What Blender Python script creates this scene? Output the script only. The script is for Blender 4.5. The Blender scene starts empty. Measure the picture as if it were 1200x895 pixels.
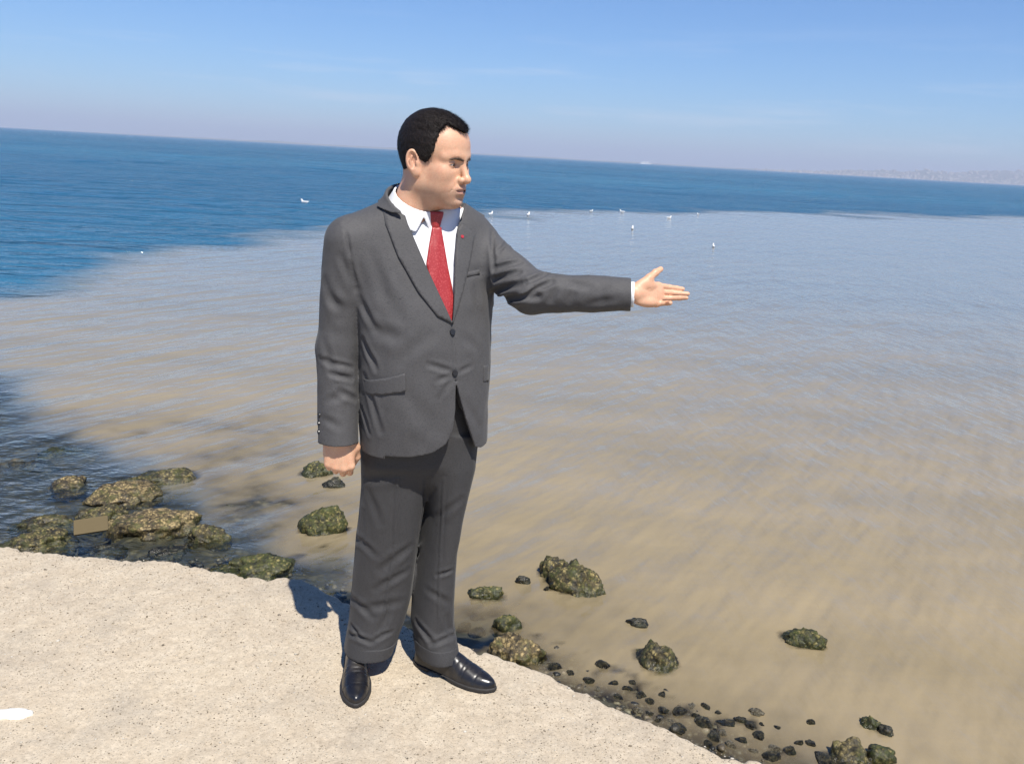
import bpy, bmesh, math, random, os
import numpy as np
from mathutils import Vector, Matrix, noise, geometry

# ------------------------------------------------------------------ camera, sky, sun, exposure
scene = bpy.context.scene
COL = scene.collection
F_PX, W_PX, H_PX = 1000.0, 1200.0, 895.0
CAM_H = 1.594
PITCH = math.atan(264.1 / F_PX)
ROLL = math.atan(68 / 1200)
_R0 = np.array([1.0, 0, 0]); _U0 = np.array([0, math.sin(PITCH), math.cos(PITCH)])
_F = np.array([0, math.cos(PITCH), -math.sin(PITCH)])
_RC = math.cos(ROLL) * _R0 + math.sin(ROLL) * _U0
_UC = -math.sin(ROLL) * _R0 + math.cos(ROLL) * _U0
_C = np.array([0, 0, CAM_H])

cam_d = bpy.data.cameras.new('camera')
cam = bpy.data.objects.new('camera', cam_d); COL.objects.link(cam)
cam_d.sensor_fit = 'HORIZONTAL'; cam_d.sensor_width = 36.0
cam_d.lens = 36.0 * F_PX / W_PX
cam_d.clip_start = 0.05; cam_d.clip_end = 60000
cam.matrix_world = Matrix(((_RC[0], _UC[0], -_F[0], _C[0]), (_RC[1], _UC[1], -_F[1], _C[1]),
                           (_RC[2], _UC[2], -_F[2], _C[2]), (0, 0, 0, 1)))
scene.camera = cam

SUN_EL, SUN_AZ = 59.5, 23.0        # azimuth: degrees from -Y towards +X (behind the camera, to the right)
sd = Vector((math.sin(math.radians(SUN_AZ)) * math.cos(math.radians(SUN_EL)),
             -math.cos(math.radians(SUN_AZ)) * math.cos(math.radians(SUN_EL)), math.sin(math.radians(SUN_EL))))
world = bpy.data.worlds.new('World'); scene.world = world; world.use_nodes = True
wn = world.node_tree; wn.nodes.clear()
w_out = wn.nodes.new('ShaderNodeOutputWorld'); w_bg = wn.nodes.new('ShaderNodeBackground')
w_sky = wn.nodes.new('ShaderNodeTexSky'); w_sky.sky_type = 'NISHITA'; w_sky.sun_disc = False
w_sky.sun_elevation = math.radians(SUN_EL)
w_sky.sun_rotation = math.atan2(sd.x, sd.y)
w_sky.air_density = 1.0; w_sky.dust_density = 0.15; w_sky.ozone_density = 6.0
w_bg.inputs['Strength'].default_value = 0.080
# thin cirrus streaks low in the sky, all the way round
tc = wn.nodes.new('ShaderNodeTexCoord'); mp = wn.nodes.new('ShaderNodeMapping')
mp.inputs['Scale'].default_value = (2.2, 2.2, 26.0); mp.inputs['Rotation'].default_value = (0.03, -0.03, 0.4)
nz = wn.nodes.new('ShaderNodeTexNoise'); nz.inputs['Scale'].default_value = 1.6
nz.inputs['Detail'].default_value = 6; nz.inputs['Roughness'].default_value = 0.55
rp = wn.nodes.new('ShaderNodeValToRGB'); rp.color_ramp.elements[0].position = 0.55; rp.color_ramp.elements[1].position = 0.78
sx = wn.nodes.new('ShaderNodeSeparateXYZ')
band = wn.nodes.new('ShaderNodeMapRange'); band.inputs[1].default_value = 0.15; band.inputs[2].default_value = 0.07
band.inputs[3].default_value = 0.0; band.inputs[4].default_value = 0.42
mul = wn.nodes.new('ShaderNodeMath'); mul.operation = 'MULTIPLY'
mixc = wn.nodes.new('ShaderNodeMixRGB'); mixc.inputs[2].default_value = (7.4, 7.6, 8.3, 1)
L = wn.links.new
L(tc.outputs['Generated'], mp.inputs['Vector']); L(mp.outputs[0], nz.inputs['Vector']); L(nz.outputs['Fac'], rp.inputs[0])
L(tc.outputs['Generated'], sx.inputs[0]); L(sx.outputs['Z'], band.inputs[0])
L(rp.outputs[0], mul.inputs[0]); L(band.outputs[0], mul.inputs[1]); L(mul.outputs[0], mixc.inputs[0])
tint = wn.nodes.new('ShaderNodeMixRGB'); tint.blend_type = 'MULTIPLY'; tint.inputs[0].default_value = 1.0; tint.inputs[2].default_value = (0.625, 0.835, 1.08, 1)  # cool camera white balance
L(w_sky.outputs[0], tint.inputs[1]); L(tint.outputs[0], mixc.inputs[1]); L(mixc.outputs[0], w_bg.inputs['Color']); L(w_bg.outputs[0], w_out.inputs[0])

sun_d = bpy.data.lights.new('sun', 'SUN'); sun_d.energy = 5.0; sun_d.angle = math.radians(0.53); sun_d.color = (1.0, 0.945, 0.85)
sun = bpy.data.objects.new('sun', sun_d); COL.objects.link(sun)
sun.rotation_euler = sd.to_track_quat('Z', 'Y').to_euler(); sun.location = (3, -5, 9)
scene.view_settings.view_transform = 'Standard'; scene.view_settings.look = 'None'
scene.view_settings.gamma = 1.0; scene.view_settings.use_curve_mapping = False
scene.view_settings.exposure = 0.65
scene.cycles.max_bounces = 8; scene.cycles.transparent_max_bounces = 12
scene.cycles.volume_bounces = 1

# ------------------------------------------------------------------ measured points (surveyed from the photograph)
def ray(px, py): return _F + (px - 600) / F_PX * _RC - (py - 447.5) / F_PX * _UC
def aty(px, py, y): d = ray(px, py); return _C + d * y / d[1]           # point at a known distance
def atz(px, py, z=0.0): d = ray(px, py); return _C + d * (z - CAM_H) / d[2]  # point at a known height

# ------------------------------------------------------------------ generic helpers
def tag(o, label=None, cat=None, group=None, kind=None):
    if label: o['label'] = label
    if cat: o['category'] = cat
    if group: o['group'] = group
    if kind: o['kind'] = kind
    return o

def mk_mesh(name, verts, faces, smooth=True):
    verts = np.asarray(verts, np.float32); faces = np.asarray(faces, np.int32)
    me = bpy.data.meshes.new(name); n = faces.shape[1]
    me.vertices.add(len(verts)); me.vertices.foreach_set('co', verts.ravel())
    me.loops.add(faces.size); me.loops.foreach_set('vertex_index', faces.ravel())
    me.polygons.add(len(faces)); me.polygons.foreach_set('loop_start', np.arange(0, faces.size, n, dtype=np.int32))
    if smooth: me.polygons.foreach_set('use_smooth', np.ones(len(faces), bool))
    me.update(calc_edges=True); me.validate()
    return me

def link(name, me, mat=None, parent=None, loc=(0, 0, 0)):
    o = bpy.data.objects.new(name, me); COL.objects.link(o)
    if mat: me.materials.append(mat) if mat.name not in me.materials else None
    o.location = loc
    if parent: o.parent = parent
    return o

class NT:                                   # small node-tree helper
    def __init__(s, name):
        s.m = bpy.data.materials.new(name); s.m.use_nodes = True; s.t = s.m.node_tree; s.t.nodes.clear()
        s.out = s.n('ShaderNodeOutputMaterial')
    def n(s, typ, **kw):
        nd = s.t.nodes.new(typ)
        for k, v in kw.items():
            if k.startswith('i_'):
                key = k[2:]; nd.inputs[int(key) if key.isdigit() else key.replace('_', ' ')].default_value = v
            else: setattr(nd, k, v)
        return nd
    def l(s, a, b): s.t.links.new(a, b)
    def noise(s, vec, scale, detail=4, rough=0.55, dist=0.0):
        nd = s.n('ShaderNodeTexNoise'); nd.inputs['Scale'].default_value = scale; nd.inputs['Detail'].default_value = detail
        nd.inputs['Roughness'].default_value = rough; nd.inputs['Distortion'].default_value = dist
        if vec: s.l(vec, nd.inputs['Vector'])
        return nd.outputs['Fac']
    def ramp(s, fac, stops, interp='LINEAR'):
        nd = s.n('ShaderNodeValToRGB'); cr = nd.color_ramp; cr.interpolation = interp
        while len(cr.elements) < len(stops): cr.elements.new(0.5)
        for e, (p, c) in zip(cr.elements, stops):
            e.position = p; e.color = (c, c, c, 1) if isinstance(c, (int, float)) else (*c, 1)
        s.l(fac, nd.inputs[0]); return nd.outputs[0]
    def mix(s, fac, a, b, mode='MIX'):
        nd = s.n('ShaderNodeMixRGB'); nd.blend_type = mode
        for i, v in ((0, fac), (1, a), (2, b)):
            if isinstance(v, (int, float)): nd.inputs[i].default_value = v if i == 0 else (v, v, v, 1)
            elif isinstance(v, tuple): nd.inputs[i].default_value = (*v, 1)
            else: s.l(v, nd.inputs[i])
        return nd.outputs[0]
    def math(s, op, a, b=None, clamp=False):
        nd = s.n('ShaderNodeMath'); nd.operation = op; nd.use_clamp = clamp
        for i, v in ((0, a), (1, b)):
            if v is None: continue
            if isinstance(v, (int, float)): nd.inputs[i].default_value = v
            else: s.l(v, nd.inputs[i])
        return nd.outputs[0]
    def obj(s): return s.n('ShaderNodeTexCoord').outputs['Object']
    def pos(s): return s.n('ShaderNodeNewGeometry').outputs['Position']
    def mapping(s, vec, scale=(1, 1, 1), rot=(0, 0, 0)):
        nd = s.n('ShaderNodeMapping'); nd.inputs['Scale'].default_value = scale; nd.inputs['Rotation'].default_value = rot
        s.l(vec, nd.inputs['Vector']); return nd.outputs[0]
    def bump(s, h, strength=0.3, dist=0.01, normal=None):
        nd = s.n('ShaderNodeBump'); nd.inputs['Strength'].default_value = strength; nd.inputs['Distance'].default_value = dist
        s.l(h, nd.inputs['Height'])
        if normal: s.l(normal, nd.inputs['Normal'])
        return nd.outputs[0]
    def principled(s, color, rough=0.6, normal=None, **kw):
        nd = s.n('ShaderNodeBsdfPrincipled')
        if isinstance(color, tuple): nd.inputs['Base Color'].default_value = (*color, 1)
        else: s.l(color, nd.inputs['Base Color'])
        if isinstance(rough, (int, float)): nd.inputs['Roughness'].default_value = rough
        else: s.l(rough, nd.inputs['Roughness'])
        if normal: s.l(normal, nd.inputs['Normal'])
        for k, v in kw.items():
            key = k.replace('_', ' ')
            if isinstance(v, (int, float)) or isinstance(v, tuple): nd.inputs[key].default_value = v
            else: s.l(v, nd.inputs[key])
        s.l(nd.outputs[0], s.out.inputs['Surface']); return nd
    def attr(s, name):
        nd = s.n('ShaderNodeAttribute'); nd.attribute_name = name; return nd

# ------------------------------------------------------------------ numpy noise and implicit-surface tools
_rng = np.random.default_rng(5)
_TAB = _rng.random((32, 32, 32), dtype=np.float32) * 2 - 1
def vnoise(P):
    P = np.asarray(P, np.float32); i = np.floor(P).astype(np.int32); f = P - i; f = f * f * (3 - 2 * f); i &= 31; j = (i + 1) & 31
    x0, y0, z0 = i[..., 0], i[..., 1], i[..., 2]; x1, y1, z1 = j[..., 0], j[..., 1], j[..., 2]
    fx, fy, fz = f[..., 0], f[..., 1], f[..., 2]
    def lx(y, z): a = _TAB[x0, y, z]; return a + fx * (_TAB[x1, y, z] - a)
    a = lx(y0, z0); a = a + fy * (lx(y1, z0) - a); b = lx(y0, z1); b = b + fy * (lx(y1, z1) - b)
    return a + fz * (b - a)
def fbm(P, oct=4, gain=0.5):
    s = 0; a = 1.0
    for k in range(oct): s = s + a * vnoise(P * (2.03 ** k) + 7.3 * k); a *= gain
    return s

def smin(a, b, k):
    h = np.clip(0.5 + 0.5 * (b - a) / k, 0, 1); return b + (a - b) * h - k * h * (1 - h)
def smax(a, b, k): return -smin(-a, -b, k)
def cone(P, a, b, r1, r2):                    # capsule whose radius changes along its length
    a = np.asarray(a, np.float32); b = np.asarray(b, np.float32); ab = b - a
    t = np.clip(((P - a) @ ab) / (ab @ ab), 0, 1)
    return np.linalg.norm(P - a - t[:, None] * ab, axis=1) - (r1 + (r2 - r1) * t)
def chain(P, pts, radii, k=0.0):
    d = None
    for i in range(len(pts) - 1):
        e = cone(P, pts[i], pts[i + 1], radii[i], radii[i + 1])
        d = e if d is None else (smin(d, e, k) if k else np.minimum(d, e))
    return d
def ell(P, c, r):
    q = (P - np.asarray(c, np.float32)) / np.asarray(r, np.float32); l = np.linalg.norm(q, axis=1)
    l2 = np.linalg.norm(q / np.asarray(r, np.float32), axis=1)
    return l * (l - 1) / np.maximum(l2, 1e-6)
def seg_dist(P, a, b):
    a = np.asarray(a, np.float32); ab = np.asarray(b, np.float32) - a
    t = np.clip(((P - a) @ ab) / max(ab @ ab, 1e-9), 0, 1); return np.linalg.norm(P - a - t[:, None] * ab, axis=1)
def poly_sdf(x, y, pts):                       # signed distance to a 2-D polygon, negative inside
    pts = np.asarray(pts, np.float32); n = len(pts); d = np.full(x.shape, 1e9, np.float32); s = np.zeros(x.shape, bool)
    for i in range(n):
        ax, ay = pts[i]; bx, by = pts[(i + 1) % n]; ex, ey = bx - ax, by - ay
        wx, wy = x - ax, y - ay; t = np.clip((wx * ex + wy * ey) / max(ex * ex + ey * ey, 1e-12), 0, 1)
        d = np.minimum(d, (wx - ex * t) ** 2 + (wy - ey * t) ** 2)
        c = ((ay <= y) & (by > y)) | ((ay > y) & (by <= y))
        if abs(ey) > 1e-12: s ^= c & (x < ax + (y - ay) * ex / ey)
    d = np.sqrt(d); return np.where(s, -d, d)

class Stack:                                   # stacked horizontal cross-sections (superellipses), z given in rows
    def __init__(s, rows, yaw=0.0, n=2.3):     # rows: z, cx, cy, a, b
        r = np.array(sorted(rows), np.float64); z = r[:, 0]; s.z0, s.z1 = z[0], z[-1]; s.N = 400
        zz = np.linspace(s.z0, s.z1, s.N); tab = []
        for c in range(1, r.shape[1]):
            v = np.interp(zz, z, r[:, c]); w = max(1, int(0.018 / ((s.z1 - s.z0) / s.N)))
            ker = np.hanning(2 * w + 3); ker /= ker.sum(); v = np.convolve(np.pad(v, w + 1, mode='edge'), ker, mode='valid'); tab.append(v)
        s.tab = np.array(tab, np.float32); s.n = n; s.c, s.s = math.cos(yaw), math.sin(yaw)
    def par(s, z):
        i = np.clip((z - s.z0) / (s.z1 - s.z0) * (s.N - 1), 0, s.N - 1.001); k = i.astype(np.int32); f = i - k
        return s.tab[:, k] * (1 - f) + s.tab[:, k + 1] * f
    def __call__(s, P, caps=True, grow=0.0):
        cx, cy, a, b = s.par(P[:, 2]); dx, dy = P[:, 0] - cx, P[:, 1] - cy
        u = dx * s.c + dy * s.s; w = -dx * s.s + dy * s.c
        l = (np.abs(u / (a + grow)) ** s.n + np.abs(w / (b + grow)) ** s.n + 1e-9) ** (1 / s.n); r = np.sqrt(u * u + w * w)
        d = r - r / l
        return np.maximum(d, np.maximum(P[:, 2] - s.z1, s.z0 - P[:, 2])) if caps else d

def mesh_sdf(fn, lo, hi, h, B=8, slack=1.6):   # sparse surface nets
    lo = np.asarray(lo, np.float64); hi = np.asarray(hi, np.float64); nb = np.ceil((hi - lo) / (h * B)).astype(int)
    g = np.stack(np.meshgrid(*[np.arange(n) for n in nb], indexing='ij'), -1).reshape(-1, 3)
    cen = (lo + (g + 0.5) * h * B).astype(np.float32)
    v = np.concatenate([fn(c) for c in np.array_split(cen, max(1, len(cen) // 300000))])
    g = g[np.abs(v) < h * B * 0.87 * slack + 0.012]
    D = (nb * B + 4).astype(np.int64)
    off = np.stack(np.meshgrid(*[np.arange(B + 1)] * 3, indexing='ij'), -1).reshape(-1, 3)
    VK, VP, Q = [], [], []
    key = lambda ijk: ((ijk[..., 0] + 1) * D[1] + ijk[..., 1] + 1) * D[2] + ijk[..., 2] + 1
    corners = np.array([[0, 0, 0], [1, 0, 0], [0, 1, 0], [1, 1, 0], [0, 0, 1], [1, 0, 1], [0, 1, 1], [1, 1, 1]])
    edges = [(0, 1), (2, 3), (4, 5), (6, 7), (0, 2), (1, 3), (4, 6), (5, 7), (0, 4), (1, 5), (2, 6), (3, 7)]
    for chunk in np.array_split(g, max(1, len(g) // 500)):
        if not len(chunk): continue
        idx = chunk[:, None, :] * B + off[None]; P = (lo + idx.reshape(-1, 3) * h).astype(np.float32)
        val = fn(P).reshape(len(chunk), B + 1, B + 1, B + 1).astype(np.float32)
        cv = np.stack([val[:, c[0]:c[0] + B, c[1]:c[1] + B, c[2]:c[2] + B] for c in corners], -1)
        neg = (cv < 0).sum(-1); m = (neg > 0) & (neg < 8); w = np.argwhere(m)
        if len(w):
            c8 = cv[m]; base = chunk[w[:, 0]] * B + w[:, 1:]; acc = np.zeros((len(w), 3)); cnt = np.zeros(len(w))
            for a, b in edges:
                va, vb = c8[:, a], c8[:, b]; s = (va < 0) != (vb < 0); t = np.where(s, va / np.where(s, va - vb, 1), 0)
                acc += np.where(s[:, None], corners[a] + t[:, None] * (corners[b] - corners[a]), 0); cnt += s
            VK.append(key(base)); VP.append(lo + (base + acc / cnt[:, None]) * h)
        v0 = val[:, :B, :B, :B] < 0
        for ax in range(3):
            sl = [slice(0, B)] * 3; sl[ax] = slice(1, B + 1); v1 = val[(slice(None), *sl)] < 0; w = np.argwhere(v0 != v1)
            if not len(w): continue
            e = chunk[w[:, 0]] * B + w[:, 1:]; ins = v0[tuple(w.T)]; a1, a2 = (ax + 1) % 3, (ax + 2) % 3
            d1 = np.zeros(3, int); d1[a1] = 1; d2 = np.zeros(3, int); d2[a2] = 1
            q = np.stack([key(e), key(e - d1), key(e - d1 - d2), key(e - d2)], 1); q[~ins] = q[~ins][:, ::-1]; Q.append(q)
    VK = np.concatenate(VK); VP = np.concatenate(VP); Q = np.concatenate(Q); o = np.argsort(VK); VK = VK[o]; VP = VP[o]
    qi = np.clip(np.searchsorted(VK, Q), 0, len(VK) - 1); ok = (VK[qi] == Q).all(1)
    return VP, qi[ok]

def hit(fn, px, py, y0=2.0, y1=2.7, n=240):   # where the sight line to a measured point meets a surface
    d = ray(px, py); t = np.linspace(y0, y1, n) / d[1]; P = (_C + t[:, None] * d).astype(np.float32); v = fn(P)
    k = int(np.argmax(v < 0)); return P[k] if v[k] < 0 else P[int(np.argmin(v))]

def drape(fn, pts2, org, eu, ef, res, out0, out1, reach=0.4, zaxis=(0, 0, 1)):
    """thin cloth panel: outline pts2 in (u, z), laid on the surface fn along -ef, standing out0..out1 off it"""
    org, eu, ef, ez = (np.asarray(v, np.float64) for v in (org, eu, ef, zaxis))
    out = []
    for i in range(len(pts2)):
        a, b = np.array(pts2[i], float), np.array(pts2[(i + 1) % len(pts2)], float); k = max(1, int(np.linalg.norm(b - a) / res))
        out += [a + (b - a) * j / k for j in range(k)]
    out = np.array(out); lo, hi = out.min(0), out.max(0); nb = len(out)
    gx, gy = np.meshgrid(np.arange(lo[0] + res / 2, hi[0], res), np.arange(lo[1] + res / 2, hi[1], res)); gp = np.stack([gx.ravel(), gy.ravel()], 1)
    if len(gp): gp = gp[poly_sdf(gp[:, 0], gp[:, 1], out) < -res * 0.45]
    allp = [Vector(p) for p in np.vstack([out, gp])]
    V, E, T, *_ = geometry.delaunay_2d_cdt(allp, [], [list(range(nb))], 1, 1e-6)
    V = np.array([tuple(v) for v in V]); nv = len(V); P0 = org + V[:, :1] * eu + V[:, 1:2] * ez + reach * ef
    hit_ = np.zeros(nv); done = np.zeros(nv, bool); prev = fn(P0.astype(np.float32)); ts = np.arange(0, 2 * reach, 0.004); last = prev
    for t in ts[1:]:
        v = fn((P0 - t * ef).astype(np.float32)); c = (~done) & (v < 0)
        hit_[c] = t - 0.004 * (-v[c]) / np.maximum(last[c] - v[c], 1e-6); done |= c; last = v
    if (~done).any() and done.any(): hit_[~done] = np.median(hit_[done])
    S = P0 - hit_[:, None] * ef
    tri = np.array([list(t) for t in T])
    a, b, c = V[tri[:, 0]], V[tri[:, 1]], V[tri[:, 2]]
    # orientation so the face looks along +ef
    n3 = np.cross(S[tri[:, 1]] - S[tri[:, 0]], S[tri[:, 2]] - S[tri[:, 0]]) @ ef; tri[n3 < 0] = tri[n3 < 0][:, ::-1]
    if callable(out1): o1 = out1(V)[:, None]
    else: o1 = out1
    verts = np.vstack([S + ef * o1, S + ef * out0]); faces = [tri, tri[:, ::-1] + nv]
    from collections import Counter
    ec = {}
    for t in tri:
        for i in range(3): ec[(t[i], t[(i + 1) % 3])] = 1
    side = []
    for (i, j) in ec:
        if (j, i) not in ec: side += [[j, i, i + nv], [j, i + nv, j + nv]]
    faces.append(np.array(side)); return verts, np.vstack(faces)
# ================================================================== ledge, sea bed, sea, far shore
ZW = -0.40
EDGE = [(-60, 637), (0, 640), (60, 646), (130, 652), (200, 655), (240, 663), (280, 673), (318, 677), (334, 674), (352, 676), (372, 684), (400, 700), (440, 716), (490, 733),
        (536, 746), (560, 760), (600, 775), (650, 794), (700, 815), (750, 838), (800, 859), (850, 880), (890, 895), (960, 928), (1060, 975)]
EP = np.array([atz(*p)[:2] for p in EDGE]); o_ = np.argsort(EP[:, 0]); EP = EP[o_]
EP = np.vstack([[-9.0, 3.35], [-4.5, 3.12], EP, [3.2, 0.6], [6.0, -1.6]])
def edge_y(x): return np.interp(x, EP[:, 0], EP[:, 1])

xs = np.unique(np.concatenate([np.linspace(-9, -2.6, 90), np.arange(-2.6, 1.3, .0075), np.linspace(1.3, 6, 90)]))
down = [-.95, -.7, -.5, -.38, -.28, -.2, -.14, -.09, -.055, -.03, -.014]
ins = np.unique(np.concatenate([[0, .004, .010, .018], np.arange(.028, 1.35, .010), np.linspace(1.35, 6.5, 40)]))
NX = len(xs); ey = edge_y(xs)
jx = np.stack([xs * 9, xs * 0, xs * 0], 1); jag = .022 * fbm(jx * .7, 5, .55) - .030 * np.clip(vnoise(jx * 1.7 + 4) - .35, 0, 1) - .020 * np.clip(vnoise(jx * 3.9 + 11) - .4, 0, 1) + .003 * vnoise(jx * 18)
rows = []
for d in down:
    P = np.stack([xs, ey + jag + .010, np.full(NX, d)], 1); P[:, 1] += .035 * fbm(P * 6, 3) * min(1, -d / .1) + (.02 + .05 * min(1, -d)) * min(1, -d / .05) - .012
    rows.append(P)
for d in ins:
    P = np.stack([xs, ey + jag * math.exp(-d * 9) - d, np.zeros(NX)], 1)
    P[:, 2] = -.006 * math.exp(-d / .005) - .003 * math.exp(-d / .04) + .0028 * fbm(P * 5, 3) + .0016 * vnoise(P * 42) + .0011 * vnoise(P * 95)
    P[:, 2] -= .009 * np.clip(vnoise(P * np.array([13, 13, 0]) + 5) - .55, 0, 1) * math.exp(-d / .3)
    rows.append(P)
G = np.stack(rows); NR = len(rows); ii = np.arange(NR - 1)[:, None] * NX + np.arange(NX - 1)[None]
quads = np.stack([ii, ii + NX, ii + NX + 1, ii + 1], -1).reshape(-1, 4)[:, ::-1]
t = NT('sandy_concrete'); o = t.pos(); big = t.noise(o, 1.6, 5); mid = t.noise(o, 14, 5, 0.7)
c = t.mix(t.ramp(big, [(0.33, 0.0), (0.68, 1.0)]), (0.345, 0.288, 0.218), (0.405, 0.340, 0.252))
c = t.mix(t.ramp(mid, [(0.40, 0.0), (0.70, 0.6)]), c, (0.475, 0.415, 0.325))
c = t.mix(t.ramp(t.noise(o, 4, 5, .65), [(0.50, 0.0), (0.72, 0.5)]), c, (0.270, 0.238, 0.195))
fine = t.noise(o, 75, 4, .75); c = t.mix(1.0, c, t.ramp(fine, [(0.28, 0.80), (0.50, 1.02), (0.74, 1.22)]), 'MULTIPLY')
v1 = t.n('ShaderNodeTexVoronoi'); v1.inputs['Scale'].default_value = 115; t.l(o, v1.inputs['Vector'])
v2 = t.n('ShaderNodeTexVoronoi'); v2.inputs['Scale'].default_value = 260; t.l(o, v2.inputs['Vector'])
sp1 = t.math('MULTIPLY', t.ramp(v1.outputs['Distance'], [(0.18, 1.0), (0.34, 0.0)]), t.ramp(t.n('ShaderNodeSeparateColor').outputs[0], [(0, 0), (1, 1)])) if False else t.ramp(v1.outputs['Distance'], [(0.16, 1.0), (0.30, 0.0)])
sc = t.n('ShaderNodeSeparateColor'); t.l(v1.outputs['Color'], sc.inputs[0]); sc2 = t.n('ShaderNodeSeparateColor'); t.l(v2.outputs['Color'], sc2.inputs[0])
grain = t.ramp(sc.outputs[0], [(0.0, (0.1020, 0.0840, 0.0660)), (0.22, (0.1800, 0.1500, 0.1140)), (0.45, (0.3120, 0.2700, 0.2040)), (1.0, (0.4200, 0.3780, 0.3120))])
show = t.math('MULTIPLY', sp1, t.ramp(t.noise(o, 7, 3), [(0.38, 0.35), (0.60, 1.0)])); c = t.mix(show, c, grain)
dk = t.math('MULTIPLY', t.ramp(v2.outputs['Distance'], [(0.2, 1.0), (0.34, 0.0)]), t.ramp(sc2.outputs[1], [(0.66, 0.0), (0.76, 0.7)])); c = t.mix(dk, c, (0.1440, 0.1200, 0.0930))
nrm = t.bump(t.noise(o, 130, 3, 0.7), 0.55, 0.004); nrm = t.bump(sp1, 0.35, 0.003, nrm); nrm = t.bump(mid, 0.12, 0.012, nrm)
t.principled(c, 0.92, nrm, Specular_IOR_Level=0.2); M_CONC = t.m
ledge = link('concrete_ledge', mk_mesh('concrete_ledge', G.reshape(-1, 3), quads), M_CONC); tag(ledge, kind='structure')
def ledge_z(x, y):
    d = np.maximum(edge_y(x) - y, 0); P = np.stack([x, y, x * 0], 1)
    return -.006 * np.exp(-d / .005) - .003 * np.exp(-d / .04) + .0028 * fbm(P * 5, 3) + .0016 * vnoise(P * 42)

def stone_mesh(name, r, seed, sub=4, rough=.22, fine=.006, squash=2.0, lobes=None):
    """weathered stone: radii r in metres"""
    bm = bmesh.new(); bmesh.ops.create_icosphere(bm, subdivisions=sub, radius=1.0)
    N = np.array([v.co[:] for v in bm.verts]); Fc = np.array([[v.index for v in f.verts] for f in bm.faces]); bm.free()
    rng = np.random.default_rng(seed); off = rng.uniform(0, 30, 3); r = np.asarray(r, float)
    k = 1 + rough * fbm(N * 1.3 + off, 3) + rough * .45 * fbm(N * 3.1 + off + 4, 3); V = N * r * k[:, None]
    # flattened facets
    for _ in range(5):
        d = rng.normal(size=3); d[2] = abs(d[2]); d /= np.linalg.norm(d); h = np.abs(r * d).sum() * .62 * rng.uniform(.85, 1.1); s = V @ d - h; V -= np.where(s > 0, s * .75, 0)[:, None] * d
    s = min(1.0, min(r) / .05); n = V / np.maximum(np.linalg.norm(V, axis=1), 1e-6)[:, None]
    cell = np.abs(vnoise(V * 38 + off)) * 1.2 + .7 * np.abs(vnoise(V * 80 + off)) + .4 * vnoise(V * 160 + off)
    V = V + n * (fine * s * (cell - .5))[:, None]
    return mk_mesh(name, V, Fc)

def stone_material(name, dark, mid, pale, alg, pal_amt, alg_amt, k=1.0):
    t = NT(name); o = t.obj(); wob = t.n('ShaderNodeVectorMath'); nz = t.n('ShaderNodeTexNoise'); nz.inputs['Scale'].default_value = 45 * k; t.l(o, nz.inputs['Vector'])
    sc_ = t.n('ShaderNodeVectorMath', operation='SCALE'); t.l(nz.outputs['Color'], sc_.inputs[0]); sc_.inputs['Scale'].default_value = .020 / k; wob.operation = 'ADD'; t.l(o, wob.inputs[0]); t.l(sc_.outputs[0], wob.inputs[1])
    v = t.n('ShaderNodeTexVoronoi'); v.inputs['Scale'].default_value = 85 * k; t.l(wob.outputs[0], v.inputs['Vector'])
    s = t.n('ShaderNodeSeparateColor'); t.l(v.outputs['Color'], s.inputs[0])
    q = t.math('ADD', t.math('MULTIPLY', s.outputs[0], .34), t.math('ADD', t.math('MULTIPLY', t.noise(o, 9 * k, 4, .6), .75), t.math('MULTIPLY', t.noise(o, 42 * k, 4, .65), .42)))
    c = t.ramp(t.math('MULTIPLY', q, .8), [(0.45, dark), (0.55, mid), (0.60 + .12 * (1 - pal_amt), mid), (0.70 + .13 * (1 - pal_amt), pale)])
    c = t.mix(t.math('MULTIPLY', t.ramp(t.noise(o, 15 * k, 4, .6), [(0.62 - .28 * alg_amt, 0.0), (0.74 - .28 * alg_amt, 0.85)]), t.ramp(s.outputs[1], [(0.1, .25), (0.6, 1.0)])), c, alg)
    c = t.mix(t.ramp(v.outputs['Distance'], [(0.30, 0.0), (0.70, 0.55)]), c, tuple(j * .5 for j in dark))
    zs = t.n('ShaderNodeSeparateXYZ'); t.l(t.pos(), zs.inputs[0]); wl = t.n('ShaderNodeMapRange'); t.l(t.math('ADD', zs.outputs['Z'], t.math('MULTIPLY', t.math('SUBTRACT', t.noise(t.pos(), 22, 3), .5), .07)), wl.inputs[0])
    wl.inputs[1].default_value = ZW + .045; wl.inputs[2].default_value = ZW + .012; wet = wl.outputs[0]                   # soaked band left by the swell
    c = t.mix(t.math('MULTIPLY', wet, .8), c, t.mix(1.0, c, (0.42, 0.44, 0.40), 'MULTIPLY'))
    nrm = t.bump(v.outputs['Distance'], -0.8, 0.010 / k); nrm = t.bump(t.noise(o, 60 * k, 4, .7), 0.7, 0.010 / k, nrm)
    t.principled(c, t.math('SUBTRACT', t.ramp(t.noise(o, 25 * k, 2), [(0.35, 0.50), (0.65, 0.88)]), t.math('MULTIPLY', wet, .28)), nrm, Specular_IOR_Level=0.4); return t.m
M_ROCKP = stone_material('barnacled_pale_rock', (0.026, 0.020, 0.011), (0.095, 0.070, 0.032), (0.325, 0.245, 0.115), (0.062, 0.066, 0.013), 1.0, .50)
M_ROCKB = stone_material('mussel_brown_rock', (0.016, 0.014, 0.008), (0.068, 0.054, 0.023), (0.27, 0.215, 0.088), (0.050, 0.058, 0.011), .85, .65)
M_ROCKG = stone_material('weedy_green_rock', (0.013, 0.014, 0.007), (0.052, 0.050, 0.016), (0.25, 0.205, 0.075), (0.048, 0.058, 0.010), .80, .85)
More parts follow.
